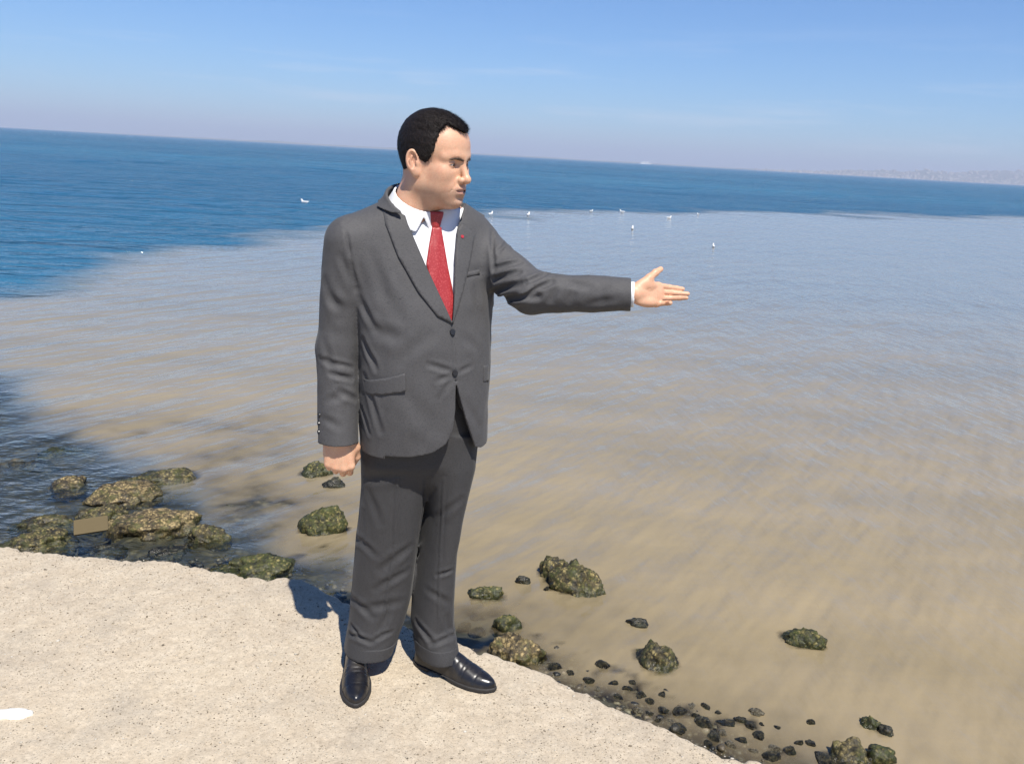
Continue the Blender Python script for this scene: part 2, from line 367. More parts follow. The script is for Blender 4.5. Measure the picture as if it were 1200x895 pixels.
M_STONED = stone_material('dark_wet_stone', (0.010, 0.010, 0.008), (0.034, 0.031, 0.019), (0.14, 0.115, 0.065), (0.028, 0.036, 0.012), .6, .5)
M_PEBD = stone_material('dark_wet_pebble', (0.015, 0.014, 0.010), (0.060, 0.049, 0.028), (0.20, 0.16, 0.09), (0.038, 0.044, 0.014), .9, .6, .045)
M_STONEP = stone_material('pale_pebble', (0.14, 0.11, 0.07), (0.27, 0.225, 0.155), (0.42, 0.37, 0.29), (0.20, 0.17, 0.10), .9, .1, .045)
MATS = dict(Q=M_PEBD, P=M_ROCKP, B=M_ROCKB, G=M_ROCKG, D=M_STONED, W=M_STONEP)
WV = []                                              # everything that stands in the water, for its depth
def rock(x0, y0, x1, y1, mat, seed, name, label, group=None, asp=.75, sub=5, cat='rock', tilt=0.0, fine=.008, sink=None):
    """x0..y1: measured extent; asp: depth over width; sink: height of the top above the water when given"""
    yb = y1 - (y1 - y0) * .18; c = atz((x0 + x1) / 2, yb, ZW); dist = np.linalg.norm(c - _C); s = dist * math.cos(math.atan(((x0 + x1) / 2 - 600) / F_PX) * .0) / F_PX
    rx = (x1 - x0) / 2 * s; ang = math.atan2(CAM_H - ZW, math.hypot(c[0], c[1])); ry = rx * asp
    vis = (y1 - y0) * s; p = (vis - ry * math.sin(ang) * 1.0) / math.cos(ang); p = min(max(p * (.45 if x1 < 350 else .85), .22 * vis, .012), rx * 1.0)
    if sink is not None: p = sink
    rz = max(p * 1.25, rx * .32); az = math.atan2(c[0], c[1])
    me = stone_mesh(name, (rx * .97, ry * 1.0, rz), seed, sub, rough=.30, fine=fine)
    V = np.array([v.co[:] for v in me.vertices]); zt = V[:, 2].max()
    o = link(name, me, MATS[mat]); o.location = (c[0] + ry * .35 * math.sin(az), c[1] + ry * .35 * math.cos(az), ZW + p - zt); o.rotation_euler = (0, tilt, -az)
    tag(o, label, cat, group); Mx = np.array(Matrix.Translation(o.location) @ o.rotation_euler.to_matrix().to_4x4()); WV.append(V @ Mx[:3, :3].T + Mx[:3, 3]); return o

RG = 'weed-covered rocks in the shallow water'
ROCKS = [
 (118, 538, 250, 569, 'B', 1, 'long low mussel-covered rock behind the pale rock, dark at its left end', .42, 0.0),
 (112, 552, 190, 592, 'P', 2, 'pale tan barnacled rock in the middle of the left rock cluster', .7, 0.0),
 (138, 583, 223, 630, 'P', 3, 'largest pale sandy-topped rock at the front of the left cluster', .7, 0.05),
 (93, 578, 152, 613, 'B', 4, 'brown rock with green weed just behind the olive board', .7, 0.0),
 (60, 549, 102, 572, 'P', 5, 'small tan rock standing alone in rippling blue water', .7, 0.0),
 (18, 596, 92, 618, 'B', 6, 'flat brown rock left of the olive board', .5, 0.0),
 (8, 612, 84, 646, 'B', 7, 'dark brown mottled rock against the ledge at the far left', .6, 0.0),
 (218, 600, 264, 640, 'B', 8, 'brown weedy rock right of the pale rock, near the ledge', .8, 0.0),
 (258, 634, 348, 676, 'G', 9, 'broad green weedy rock touching the ledge beside the man\'s shadow', .6, 0.0),
 (230, 581, 332, 595, 'D', 10, 'thin dark slab barely breaking the surface', .22, 0.0),
 (346, 540, 394, 560, 'G', 12, 'small green rock beside the man\'s lowered hand', .55, 0.0),
 (376, 559, 406, 572, 'D', 13, 'little dark rock just below the man\'s lowered fist', .5, 0.0),
 (350, 593, 409, 629, 'G', 14, 'yellow-green weedy rock left of the man\'s thigh', .6, -0.1),
 (630, 646, 672, 680, 'B', 15, 'small dark lump joined to the back of the speckled rock', .8, 0.0),
 (646, 655, 707, 698, 'B', 16, 'large speckled mussel rock in the mud right of the man', .75, 0.1),
 (543, 684, 594, 703, 'G', 17, 'low olive rock just right of the man\'s knees', .5, 0.0),
 (604, 673, 624, 685, 'D', 18, 'tiny dark stone between the olive rock and the speckled rock', .6, 0.0),
 (577, 718, 610, 740, 'G', 19, 'mossy stone in murky water near the man\'s left shoe', .7, 0.0),
 (574, 743, 630, 778, 'P', 20, 'pale speckled rock against the ledge by the man\'s left shoe', .7, 0.0),
 (745, 750, 797, 784, 'B', 21, 'round brown speckled boulder alone in the muddy water', .85, 0.0),
 (733, 723, 760, 734, 'D', 22, 'dark stone just awash above the round boulder', .5, 0.0),
 (916, 735, 972, 759, 'G', 23, 'dark weedy rock tapering to the right, alone in open mud', .5, 0.08),
 (1005, 837, 1032, 854, 'G', 25, 'small round green stone at the lower right', .8, 0.0),
 (1029, 850, 1046, 862, 'D', 26, 'tiny dark stone beside the small round green stone', .7, 0.0),
 (966, 869, 1020, 900, 'B', 27, 'brown mussel rock cut by the bottom edge of the picture', .7, 0.0),
 (100, 625, 152, 646, 'D', 31, 'dark flat rock awash between the olive board and the ledge', .5, 0.0),
 (166, 629, 224, 652, 'D', 32, 'low dark rock awash in front of the largest pale rock', .45, 0.0),
 (34, 503, 120, 531, 'G', 33, 'long greenish rock barely awash at the edge of the clear water', .5, 0.0),
 (-14, 524, 58, 548, 'D', 34, 'dark slab awash at the left edge of the picture', .5, 0.0),
 (262, 597, 332, 613, 'D', 35, 'dim dark rock under water behind the broad green rock', .4, 0.0),
 (1016, 875, 1046, 894, 'G', 28, 'small dark rock right of the bottom mussel rock', .7, 0.0),
]
for (x0, y0, x1, y1, m, sd_, lab, asp, tilt) in ROCKS: rock(x0, y0, x1, y1, m, sd_, 'rock', lab, RG, asp, 5 if x1 - x0 > 34 else 4, tilt=tilt, sink={31: .012, 32: .014, 33: .006, 34: .008, 35: -.035, 10: .006}.get(sd_))
# stones strewn along the foot of the ledge
rng = random.Random(4)
STN = [(706, 780, 24, 'D'), (750, 815, 18, 'D'), (777, 832, 20, 'D'), (797, 834, 17, 'D'), (828, 828, 15, 'D'), (824, 846, 26, 'G'), (854, 845, 24, 'D'), (868, 843, 18, 'G'), (837, 862, 24, 'D'), (796, 853, 22, 'D'), (847, 858, 14, 'W'),
       (885, 834, 14, 'W'), (890, 862, 18, 'D'), (925, 879, 26, 'D'), (906, 875, 15, 'W'), (936, 870, 16, 'D'), (950, 871, 14, 'D'), (966, 893, 28, 'D'), (810, 827, 11, 'W'), (735, 807, 14, 'D'), (720, 800, 12, 'D'), (762, 822, 12, 'D'),
       (690, 798, 14, 'D'), (668, 788, 16, 'D'), (650, 782, 14, 'D'), (640, 776, 10, 'W'), (880, 850, 14, 'D'), (870, 866, 16, 'D'), (856, 872, 14, 'W'), (815, 838, 12, 'D'), (842, 834, 11, 'D'), (742, 800, 12, 'D'), (786, 845, 12, 'W'), (905, 886, 20, 'D'), (776, 814, 12, 'D'),
       (950, 846, 15, 'D'), (862, 815, 12, 'D'), (817, 800, 12, 'D'), (640, 690, 8, 'D'), (806, 872, 14, 'D'), (893, 848, 9, 'D'), (912, 852, 10, 'D'), (884, 880, 12, 'W'), (830, 872, 12, 'D'), (700, 808, 10, 'W'), (725, 816, 12, 'D'), (770, 844, 13, 'D'), (748, 832, 12, 'W'), (762, 836, 10, 'D')]
nth = ['first', 'second', 'third', 'fourth', 'fifth', 'sixth', 'seventh', 'eighth', 'ninth', 'tenth', 'eleventh', 'twelfth', 'thirteenth', 'fourteenth', 'fifteenth', 'sixteenth', 'seventeenth', 'eighteenth', 'nineteenth', 'twentieth']
ORD_W = {i: '%s pale pebble from the left among the dark stones below the ledge' % nth[k] for k, (_, i) in enumerate(sorted((q[0], i) for i, q in enumerate(STN) if q[3] == 'W'))}
ORD_D = {i: '%s from the left of the larger dark wet stones along the ledge foot' % nth[k] for k, (_, i) in enumerate(sorted((q[0], i) for i, q in enumerate(STN) if q[3] in 'DG' and q[2] >= 18))}
for px_, py_, w_ in ((560, 712, 22), (585, 705, 18), (612, 716, 26), (640, 728, 18), (628, 745, 20), (655, 752, 24), (648, 768, 18), (672, 764, 16), (690, 762, 14), (700, 790, 20), (725, 784, 16), (742, 790, 18), (765, 803, 20), (790, 816, 16), (560, 735, 18), (545, 728, 16), (380, 640, 26), (352, 650, 20), (400, 655, 22), (330, 632, 18), (300, 620, 24), (280, 612, 20)): STN.append((px_, py_, w_, 'S'))
lib = {}
for i, (px, py, w, m) in enumerate(STN):
    key = (m, i % 7)
    if key not in lib: lib[key] = stone_mesh('stone', (1, .78, .6), 60 + i, 3, rough=.30, fine=.06)
    c = atz(px, py, ZW); s = w * np.linalg.norm(c - _C) / F_PX / 2 * rng.uniform(.75, 1.15); sub = (py < 820 and m == 'D' and px > 800) or m == 'S'
    o = link('stone', lib[key], MATS['W' if m == 'W' else 'Q']); o.scale = (s, s * rng.uniform(.8, 1.1), s * rng.uniform(.7, 1.0)); o.rotation_euler = (rng.uniform(-.2, .2), rng.uniform(-.2, .2), rng.uniform(0, 6.2))
    o.location = (c[0], c[1], ZW + s * (-.72 if sub else rng.uniform(-.34, .0)))
    if m == 'S': lab, g_, ct = 'dark stone lying just under the murky water near the ledge', 'submerged stones near the ledge', 'stone'
    elif m == 'W': lab, g_, ct = ORD_W[i], 'pale pebbles along the waterline', 'pebble'
    else: lab, g_, ct = ORD_D.get(i, 'tiny dark wet stone in the rubble along the foot of the ledge'), 'dark stones along the waterline', 'stone'
    tag(o, lab, ct, g_)
    V = np.array([v.co[:] for v in lib[key].vertices]) * np.array(o.scale); WV.append(V @ np.array(o.rotation_euler.to_matrix()).T + np.array(o.location))

# fine rubble between the stones, too small to pick apart
r2 = np.random.default_rng(21); bm = bmesh.new(); bmesh.ops.create_icosphere(bm, subdivisions=2, radius=1); IV2 = np.array([v.co[:] for v in bm.verts]); IF2 = np.array([[v.index for v in f.verts] for f in bm.faces]); bm.free()
n_ = 900; tt_ = r2.random(n_); qx = np.where(tt_ < .72, r2.uniform(.05, 1.0, n_), r2.uniform(-1.6, -.5, n_)); off_ = np.abs(r2.normal(0, .20, n_)); qy = edge_y(qx) + .50 + off_
sz_ = r2.uniform(.006, .020, n_) * np.where(r2.random(n_) > .9, 1.5, 1); qz = ZW - .012 + .012 * r2.normal(size=n_) - off_ * .06
Vr = IV2[None] * (1 + .22 * r2.normal(size=(n_, len(IV2), 1)) * .6) * (sz_[:, None, None] * np.array([1, .8, .6])); ca_ = r2.uniform(0, 6.28, n_); c_, s__ = np.cos(ca_)[:, None], np.sin(ca_)[:, None]
Vr = np.stack([Vr[..., 0] * c_ - Vr[..., 1] * s__, Vr[..., 0] * s__ + Vr[..., 1] * c_, Vr[..., 2]], -1) + np.stack([qx, qy, qz], 1)[:, None]
gm = mk_mesh('rubble', Vr.reshape(-1, 3), (IF2[None] + (np.arange(n_) * len(IV2))[:, None, None]).reshape(-1, 3)); at_ = gm.attributes.new('tone', 'FLOAT', 'POINT'); at_.data.foreach_set('value', np.repeat(r2.random(n_), len(IV2)).astype(np.float32))
t = NT('wet_rubble'); t.principled(t.ramp(t.attr('tone').outputs['Fac'], [(0, (0.010, 0.010, 0.008)), (0.5, (0.035, 0.030, 0.018)), (0.8, (0.07, 0.055, 0.032)), (1, (0.22, 0.18, 0.12))]), .45, t.bump(t.noise(t.pos(), 120, 3), .6, .006))
tag(link('rubble', gm, t.m), 'wet brown rubble along the foot of the ledge', 'rubble', kind='stuff')

# the olive board is a solid built for a blurred olive patch
p = atz(110.5, 617, -.30); s_ = np.linalg.norm(p - _C) / F_PX
bm = bmesh.new(); bmesh.ops.create_cube(bm, size=1); bmesh.ops.scale(bm, verts=bm.verts, vec=(32 * s_, .012, 17 * s_))
bmesh.ops.bevel(bm, geom=bm.edges[:], offset=.0015, segments=1); me = bpy.data.meshes.new('patch_board'); bm.to_mesh(me); bm.free()
t = NT('olive_patch_colour'); o = t.obj(); t.principled(t.mix(t.noise(t.mapping(o, (20, 120, 160)), 1, 3), (0.0696, 0.0480, 0.0154), (0.0888, 0.0648, 0.0240)), .75, t.bump(t.noise(o, 90, 3), .2, .002)); M_PATCH_BOARD = t.m
b = link('patch_board', me, M_PATCH_BOARD, None, tuple(p + np.array([0, -.03, .02]))); b.rotation_euler = (math.radians(-52), math.radians(-4), math.radians(22))
tag(b, 'small flat olive-brown board standing for a blurred patch on the rocks near the ledge', 'patch_board')

# ---- sea bed
def bed_z(x, y):
    d = np.maximum(y - edge_y(x) - .55, -1); P = np.stack([x, y, x * 0], 1)
    left = np.clip((-.35 - x) / 1.2, 0, 1); base = -.452 - .105 * np.clip(d, 0, 40) + left * (.01 + .090 * np.clip(d, 0, 2.0))
    return np.minimum(base + .045 * fbm(P * 2.2, 4) + .022 * fbm(P * 9, 3) + .010 * np.abs(vnoise(P * 30)), ZW + .018)
bx = np.unique(np.concatenate([np.linspace(-30, -5, 40), np.arange(-5, 3.2, .035), np.linspace(3.2, 30, 40)])); by = np.unique(np.concatenate([np.arange(-1.5, 1.6, .3), np.arange(1.6, 7.2, .035), np.linspace(7.2, 40, 50)]))
X, Y = np.meshgrid(bx, by); Z = bed_z(X.ravel(), Y.ravel()); n1, n2 = X.shape; ii = np.arange(n1 - 1)[:, None] * n2 + np.arange(n2 - 1)
me = mk_mesh('seabed', np.stack([X.ravel(), Y.ravel(), Z], 1), np.stack([ii, ii + 1, ii + n2 + 1, ii + n2], -1).reshape(-1, 4))
t = NT('weedy_sea_bed'); o = t.pos(); v = t.n('ShaderNodeTexVoronoi'); v.inputs['Scale'].default_value = 24; t.l(o, v.inputs['Vector'])
c = t.ramp(t.noise(o, 6, 5, .65), [(0.36, (0.0176, 0.0192, 0.0144)), (0.52, (0.0600, 0.0528, 0.0336)), (0.66, (0.1280, 0.1080, 0.0680))]); c = t.mix(t.ramp(v.outputs['Distance'], [(0.25, 0.0), (0.6, 0.7)]), c, (0.0120, 0.0120, 0.0096))
sx_ = t.n('ShaderNodeSeparateXYZ'); t.l(o, sx_.inputs[0]); mr = t.n('ShaderNodeMapRange'); t.l(sx_.outputs['X'], mr.inputs[0]); mr.inputs[1].default_value = -.9; mr.inputs[2].default_value = .1
c = t.mix(mr.outputs[0], c, t.ramp(t.noise(o, 7, 5, .65), [(0.35, (0.0280, 0.0272, 0.0200)), (0.65, (0.1040, 0.0880, 0.0600))]))
t.principled(c, .8, t.bump(v.outputs['Distance'], -.6, .03)); tag(link('seabed', me, t.m), kind='structure')

# ---- sea: one sheet to the horizon
def grow(start, step, k, end, cap=.02):
    out, s, p = [], step, start
    while p < end: s = min(s * k, max(cap * p, step)) if cap else s * k; p += s; out.append(p)
    return out
gx = grow(3.6, .03, 1.07, 16000, .05); wx = np.array(sorted([-a for a in gx] + list(np.arange(-3.6, 3.61, .026)) + gx))
wy = np.array([-6, -3, -1, 0, .6, 1.2] + list(np.arange(1.5, 6.0, .026)) + grow(6.0, .03, 1.05, 15000, .017))
X, Y = np.meshgrid(wx, wy); x, y = X.ravel(), Y.ravel(); P = np.stack([x, y, x * 0], 1)
R = np.hypot(x, y)
w1 = np.sin((x * -.86 + y * .50) * 8.6 + 3.0 * vnoise(P * .6)) * (.5 + .5 * vnoise(P * .5 + 3)); w2 = np.sin((x * .80 + y * .60) * 21 + 2.5 * vnoise(P * 1.3 + 8)) * (.5 + .5 * vnoise(P * .7 + 1))
amp = np.clip((y - edge_y(x)) / 2.5, .05, 1) * np.exp(-R / 30); z = ZW + (.0100 * w1 * np.clip(.65 - x * .12, .35, 1) + .0016 * w2) * amp
# what lies below: bed, rocks, stones -> depth of water at every point of the sheet
low = bed_z(x, y); HX0, HY0, HS_ = -4.2, 1.4, .02; hm = np.full((420, 290), -9.0)
for V in WV:
    a = ((V[:, 0] - HX0) / HS_).astype(int); b_ = ((V[:, 1] - HY0) / HS_).astype(int); m = (a >= 0) & (a < 420) & (b_ >= 0) & (b_ < 290); np.maximum.at(hm, (a[m], b_[m]), V[m, 2])
hm = np.maximum(hm, -.9)
for _ in range(3): hm = (hm * 2 + np.roll(hm, 1, 0) + np.roll(hm, -1, 0) + np.roll(hm, 1, 1) + np.roll(hm, -1, 1)) / 6
a = np.clip(((x - HX0) / HS_).astype(int), 0, 419); b_ = np.clip(((y - HY0) / HS_).astype(int), 0, 289); inside = (x > HX0) & (x < HX0 + 8.3) & (y > HY0) & (y < HY0 + 5.7)
low = np.maximum(low, np.where(inside, hm[a, b_], -9)); depth = np.clip(ZW - low, 0, 9)
# turbid plume: its outer rim out at sea, the clear pocket by the left-hand rocks
RIM = [(-420, 395), (-120, 362), (0, 346), (60, 328), (130, 308), (200, 292), (280, 277), (360, 267), (450, 260), (560, 253.5), (650, 250), (760, 248), (900, 250), (1050, 252.5), (1200, 255), (1500, 262)]
RIMW = [tuple(atz(*q, ZW)[:2]) for q in RIM] + [(400, 30), (400, -200), (-200, -200), (-60, 3)]
CLEAR = [(-1500, 310), (-400, 372), (-40, 405), (2, 425), (22, 455), (48, 500), (85, 522), (130, 540), (175, 560), (235, 585), (262, 620), (330, 650), (395, 668), (420, 720), (300, 800), (-1500, 800)]
CLW = [tuple(atz(*q, ZW)[:2]) for q in CLEAR]
near = R < 400; pd = np.full(x.shape, 300.0); pd[near] = poly_sdf(x[near].astype(np.float32), y[near].astype(np.float32), RIMW)
wob = 1.4 * fbm(P * .35, 3) * np.clip(R / 25, .12, 1.6); mud = 1 / (1 + np.exp(np.clip((pd + wob) / (np.clip(R * .055, .2, 3.0)), -30, 30)))
sm_ = lambda v, a, b: np.clip((v - a) / (b - a), 0, 1)
z = z + (1 - mud) * (.050 * fbm(P * np.array([.55, 1.25, 1]), 3) * sm_(R, 8, 16) * np.exp(-R / 90) + .17 * fbm(P * np.array([.10, .24, 1]) + 9, 3) * sm_(R, 35, 80) * np.exp(-R / 420))
cd_ = np.full(x.shape, 50.0); nr = R < 60; cd_[nr] = poly_sdf(x[nr].astype(np.float32), y[nr].astype(np.float32), CLW); clear = 1 / (1 + np.exp(np.clip((cd_ + .16 * fbm(P * 2.0, 3)) / .07, -30, 30)))
kk = 20.0 * (1 - clear) + 2.2 * clear; dsh = np.clip(y - edge_y(x), 0, 9); kk *= 1.0 - .82 * np.exp(-(np.clip(dsh - .5, 0, 9) / (.42 + .20 * fbm(P * 1.7 + 2, 3))) ** 2); opac = 1 - np.exp(-depth * kk)
n1, n2 = X.shape; ii = np.arange(n1 - 1)[:, None] * n2 + np.arange(n2 - 1)
me = mk_mesh('sea', np.stack([x, y, z], 1), np.stack([ii, ii + 1, ii + n2 + 1, ii + n2], -1).reshape(-1, 4))
for nm, val in (('mud', mud), ('opac', opac), ('clear', clear)):
    at_ = me.attributes.new(nm, 'FLOAT', 'POINT'); at_.data.foreach_set('value', val.astype(np.float32))
t = NT('sea_water'); o = t.pos(); mudA = t.attr('mud').outputs['Fac']; opA = t.attr('opac').outputs['Fac']; clA = t.attr('clear').outputs['Fac']
streak = t.noise(t.mapping(o, (.35, 1.3, 1), (0, 0, .35)), 1.1, 4); edge_n = t.noise(t.mapping(o, (.5, 1.2, 1)), .8, 5)
mudf = t.ramp(t.math('ADD', t.math('SUBTRACT', t.math('MULTIPLY', mudA, 1.6), .30), t.math('MULTIPLY', t.math('SUBTRACT', edge_n, .5), .9)), [(0.22, 0.0), (0.80, 1.0)])
mudc = t.ramp(streak, [(0.3, (0.2068, 0.1661, 0.0986)), (0.7, (0.2576, 0.2068, 0.1272))])
farm = t.n('ShaderNodeMapRange'); sep = t.n('ShaderNodeSeparateXYZ'); t.l(o, sep.inputs[0]); t.l(sep.outputs['Y'], farm.inputs[0]); farm.inputs[1].default_value = 3.5; farm.inputs[2].default_value = 15.0
mudc = t.mix(farm.outputs[0], mudc, t.ramp(streak, [(0.3, (0.1525, 0.1593, 0.1495)), (0.7, (0.1831, 0.1797, 0.1590))]))  # greyer offshore: thinning plume, with sky reflection put into its colour
blue = t.ramp(t.noise(t.mapping(o, (.004, .02, 1)), 1, 3), [(0.3, (0.013, 0.076, 0.155)), (0.7, (0.026, 0.118, 0.208))])
blue = t.mix(clA, blue, (0.030, 0.050, 0.065))
body = t.mix(t.math('MULTIPLY', mudf, t.math('SUBTRACT', 1.0, clA)), blue, mudc)
def layer(scale, sc=(1, 1, 1), rot=0.0, det=3): return t.noise(t.mapping(o, sc, (0, 0, rot)), scale, det, .55)
def swell(scale, along, across, crest, det=3):      # ripples whose crests run at the given compass angle
    return t.noise(t.mapping(t.mapping(o, (1, 1, 1), (0, 0, -math.radians(crest))), (along, across, 1)), scale, det, .55)
rt = t.n('ShaderNodeMapRange'); t.l(sep.outputs['X'], rt.inputs[0]); rt.inputs[1].default_value = -.8; rt.inputs[2].default_value = 1.2
h = t.math('MULTIPLY', swell(1.7, .42, 1.5, 58), .070)
h = t.math('ADD', h, t.math('MULTIPLY', swell(4.0, .42, 1.6, 100), t.math('ADD', t.math('MULTIPLY', rt.outputs[0], .015), .002)))
h = t.math('ADD', h, t.math('MULTIPLY', swell(4.2, .45, 1.5, 52), t.math('SUBTRACT', .014, t.math('MULTIPLY', rt.outputs[0], .008))))
h = t.math('ADD', h, t.math('MULTIPLY', swell(13, .6, 1.3, 75), .0020))
ch = t.math('MULTIPLY', layer(.55, (.5, 1.4, 1), .1, 4), .95); ch = t.math('ADD', ch, t.math('MULTIPLY', layer(3.2, (.6, 1.5, 1), .1, 4), .24))
ch = t.math('SUBTRACT', ch, .60)
off = t.n('ShaderNodeMapRange'); t.l(sep.outputs['Y'], off.inputs[0]); off.inputs[1].default_value = 34; off.inputs[2].default_value = 120      # open-water chop, well outside the plume
rol = t.math('ADD', t.math('MULTIPLY', t.math('SUBTRACT', layer(.16, (.5, 1.7, 1), 0, 4), .5), 1.6), t.math('MULTIPLY', t.math('SUBTRACT', layer(.035, (.45, 1.8, 1), 0, 4), .5), 5.0))
rol = t.math('MULTIPLY', rol, off.outputs[0])
calm = t.math('SUBTRACT', 1.0, t.math('MULTIPLY', mudf, .975)); farw = t.math('ADD', t.math('MULTIPLY', ch, calm), rol); h = t.math('ADD', h, t.math('MULTIPLY', t.math('MULTIPLY', layer(7, (.7, 1.4, 1), .2, 4), .04), clA))
h = t.math('ADD', h, farw)
nrm = t.bump(h, 1.0, 1.0)
dif = t.n('ShaderNodeBsdfDiffuse'); t.l(body, dif.inputs['Color']); t.l(nrm, dif.inputs['Normal'])
tr = t.n('ShaderNodeBsdfTransparent'); tr.inputs['Color'].default_value = (.86, .90, .86, 1)
m1 = t.n('ShaderNodeMixShader'); t.l(opA, m1.inputs[0]); t.l(tr.outputs[0], m1.inputs[1]); t.l(dif.outputs[0], m1.inputs[2])
gl = t.n('ShaderNodeBsdfGlossy'); gl.inputs['Roughness'].default_value = .09; t.l(nrm, gl.inputs['Normal']); gl.inputs['Color'].default_value = (1, 1, 1, 1)
fr = t.n('ShaderNodeFresnel'); fr.inputs['IOR'].default_value = 1.333; t.l(nrm, fr.inputs['Normal'])
m2 = t.n('ShaderNodeMixShader'); t.l(fr.outputs[0], m2.inputs[0]); t.l(m1.outputs[0], m2.inputs[1]); t.l(gl.outputs[0], m2.inputs[2]); t.l(m2.outputs[0], t.out.inputs['Surface'])
sea = link('sea', me, t.m); tag(sea, kind='structure')
# ================================================================== the man on the ledge
MB = np.array([-0.33, 2.42, 0.0])
def mlink(name, V, Fc, mat, parent, smooth=True):
    return link(name, mk_mesh(name, np.asarray(V) - MB, Fc, smooth), mat, parent)

# ---- materials
def suit_material(name, base):
    t = NT(name); o = t.obj()
    warp = t.noise(t.mapping(o, (1300, 1300, 160)), 1.0, 2); weft = t.noise(t.mapping(o, (160, 160, 1300)), 1.0, 2)
    weave = t.math('ADD', warp, weft); blot = t.noise(o, 9, 3)
    c = t.mix(t.ramp(weave, [(0.72, 0.0), (1.28, 1.0)]), tuple(base * k for k in (0.60, 0.59, 0.66)), tuple(base * k for k in (1.46, 1.43, 1.48)))
    c = t.mix(t.ramp(blot, [(0.35, 0.0), (0.7, 0.18)]), c, tuple(base * k for k in (0.8, 0.8, 0.86)))
    nrm = t.bump(weave, 0.18, 0.0010)
    t.principled(c, 0.74, nrm, Sheen_Weight=0.05, Sheen_Roughness=0.4, Specular_IOR_Level=0.32); return t.m
M_SUIT = suit_material('grey_wool', 0.0465)
M_TROUSER = suit_material('grey_wool_trousers', 0.028)
t = NT('white_cotton'); t.principled((0.66, 0.67, 0.70), 0.75, t.bump(t.noise(t.obj(), 60, 3), 0.12, 0.005)); M_SHIRT = t.m
t = NT('red_silk'); o = t.obj()
vor = t.n('ShaderNodeTexVoronoi'); vor.inputs['Scale'].default_value = 210; t.l(o, vor.inputs['Vector'])
c = t.mix(t.ramp(vor.outputs['Distance'], [(0.28, 1.0), (0.42, 0.0)]), (0.27, 0.016, 0.018), (0.36, 0.045, 0.045))
t.principled(c, 0.42, t.bump(t.noise(o, 40, 3), 0.15, 0.004), Sheen_Weight=0.1); M_TIE = t.m
t = NT('black_leather'); o = t.obj(); v = t.noise(o, 420, 2)
t.principled(t.mix(t.ramp(t.noise(o, 14, 5, .7), [(0.48, 0.0), (0.75, 0.30)]), (0.007, 0.007, 0.009), (0.10, 0.085, 0.065)), t.ramp(t.noise(o, 30, 4), [(0.3, 0.24), (0.75, 0.44)]), t.bump(v, 0.10, 0.001), Specular_IOR_Level=0.55); M_LEATHER = t.m
t = NT('dark_rubber_sole'); t.principled((0.018, 0.016, 0.015), 0.7); M_SOLE = t.m
t = NT('dark_button'); t.principled((0.015, 0.015, 0.018), 0.35); M_BUTTON = t.m
t = NT('dark_hair'); o = t.obj()
c = t.mix(t.ramp(t.noise(t.mapping(o, (300, 300, 90)), 1.0, 3), [(0.35, 0.0), (0.75, 1.0)]), (0.004, 0.003, 0.003), (0.018, 0.012, 0.010))
t.principled(c, 0.6, t.bump(t.noise(t.mapping(o, (420, 420, 130)), 1.0, 3), 0.5, 0.003), Specular_IOR_Level=0.2); M_HAIR = t.m
t = NT('brown_eyebrow'); t.principled((0.06, 0.034, 0.022), 0.6); M_BROW = t.m
t = NT('skin'); o = t.obj(); col = t.attr('tint').outputs['Color']
mott = t.noise(o, 55, 4); col = t.mix(1.0, col, t.ramp(t.noise(o, 420, 3, .7), [(0.25, 0.80), (0.75, 1.16)]), 'MULTIPLY'); c = t.mix(t.ramp(mott, [(0.35, 0.0), (0.75, 0.35)]), col, t.mix(1.0, col, (0.92, 0.62, 0.55), 'MULTIPLY'))
nrm = t.bump(t.noise(o, 700, 2), 0.10, 0.001); nrm = t.bump(mott, 0.12, 0.003, nrm)
t.principled(c, t.ramp(t.noise(o, 90, 3), [(0.3, 0.42), (0.7, 0.55)]), nrm, Subsurface_Weight=0.16, Subsurface_Radius=(0.9, 0.35, 0.2), Subsurface_Scale=0.006, Specular_IOR_Level=0.4); M_SKIN = t.m
t = NT('eye_white'); t.principled((0.42, 0.36, 0.33), 0.15); M_EYE = t.m
t = NT('iris_brown'); t.principled((0.018, 0.010, 0.006), 0.1); M_IRIS = t.m

# ---- torso frame
YAW = math.radians(22); cY, sY = math.cos(YAW), math.sin(YAW)
EL = np.array([cY, sY, 0.0]); EF = np.array([sY, -cY, 0.0]); EZ = np.array([0, 0, 1.0])
def row(py, l, r, yc, b, yaw=YAW, dz=0.0):
    p, q = aty(l, py, yc), aty(r, py, yc); hx = (q[0] - p[0]) / 2
    a = math.sqrt(max(hx * hx - (b * math.sin(yaw)) ** 2, 0.0009)) / math.cos(yaw)
    return ((p[2] + q[2]) / 2 + dz, (p[0] + q[0]) / 2, yc, a, b)
torso = Stack([row(222, 478, 528, 2.45, .060), row(233, 462, 540, 2.45, .075), row(243, 438, 556, 2.445, .092), row(254, 415, 569, 2.44, .104),
               row(268, 404, 576, 2.435, .113), row(300, 404, 577, 2.425, .127), row(350, 415, 577, 2.41, .140), row(400, 421, 574, 2.40, .148),
               row(440, 422, 572, 2.398, .152), row(480, 423, 571, 2.40, .153), row(520, 425, 569, 2.405, .152), row(560, 424, 566, 2.41, .150)], YAW, 2.2)
TORG = np.array([aty(495, 400, 2.41)[0], 2.41, 0.0])
def uz(p): return ((p - TORG) @ EL, p[2])
tor0 = lambda P: torso(P)
EUV = np.array([.994, .105, 0.0])
def uzv(p): return ((p - TORG) @ EUV, p[2])
def on_torso_v(pts): return [uzv(hit(tor0, *q)) for q in pts]
def on_torso(pts): return [uz(hit(tor0, *q)) for q in pts]

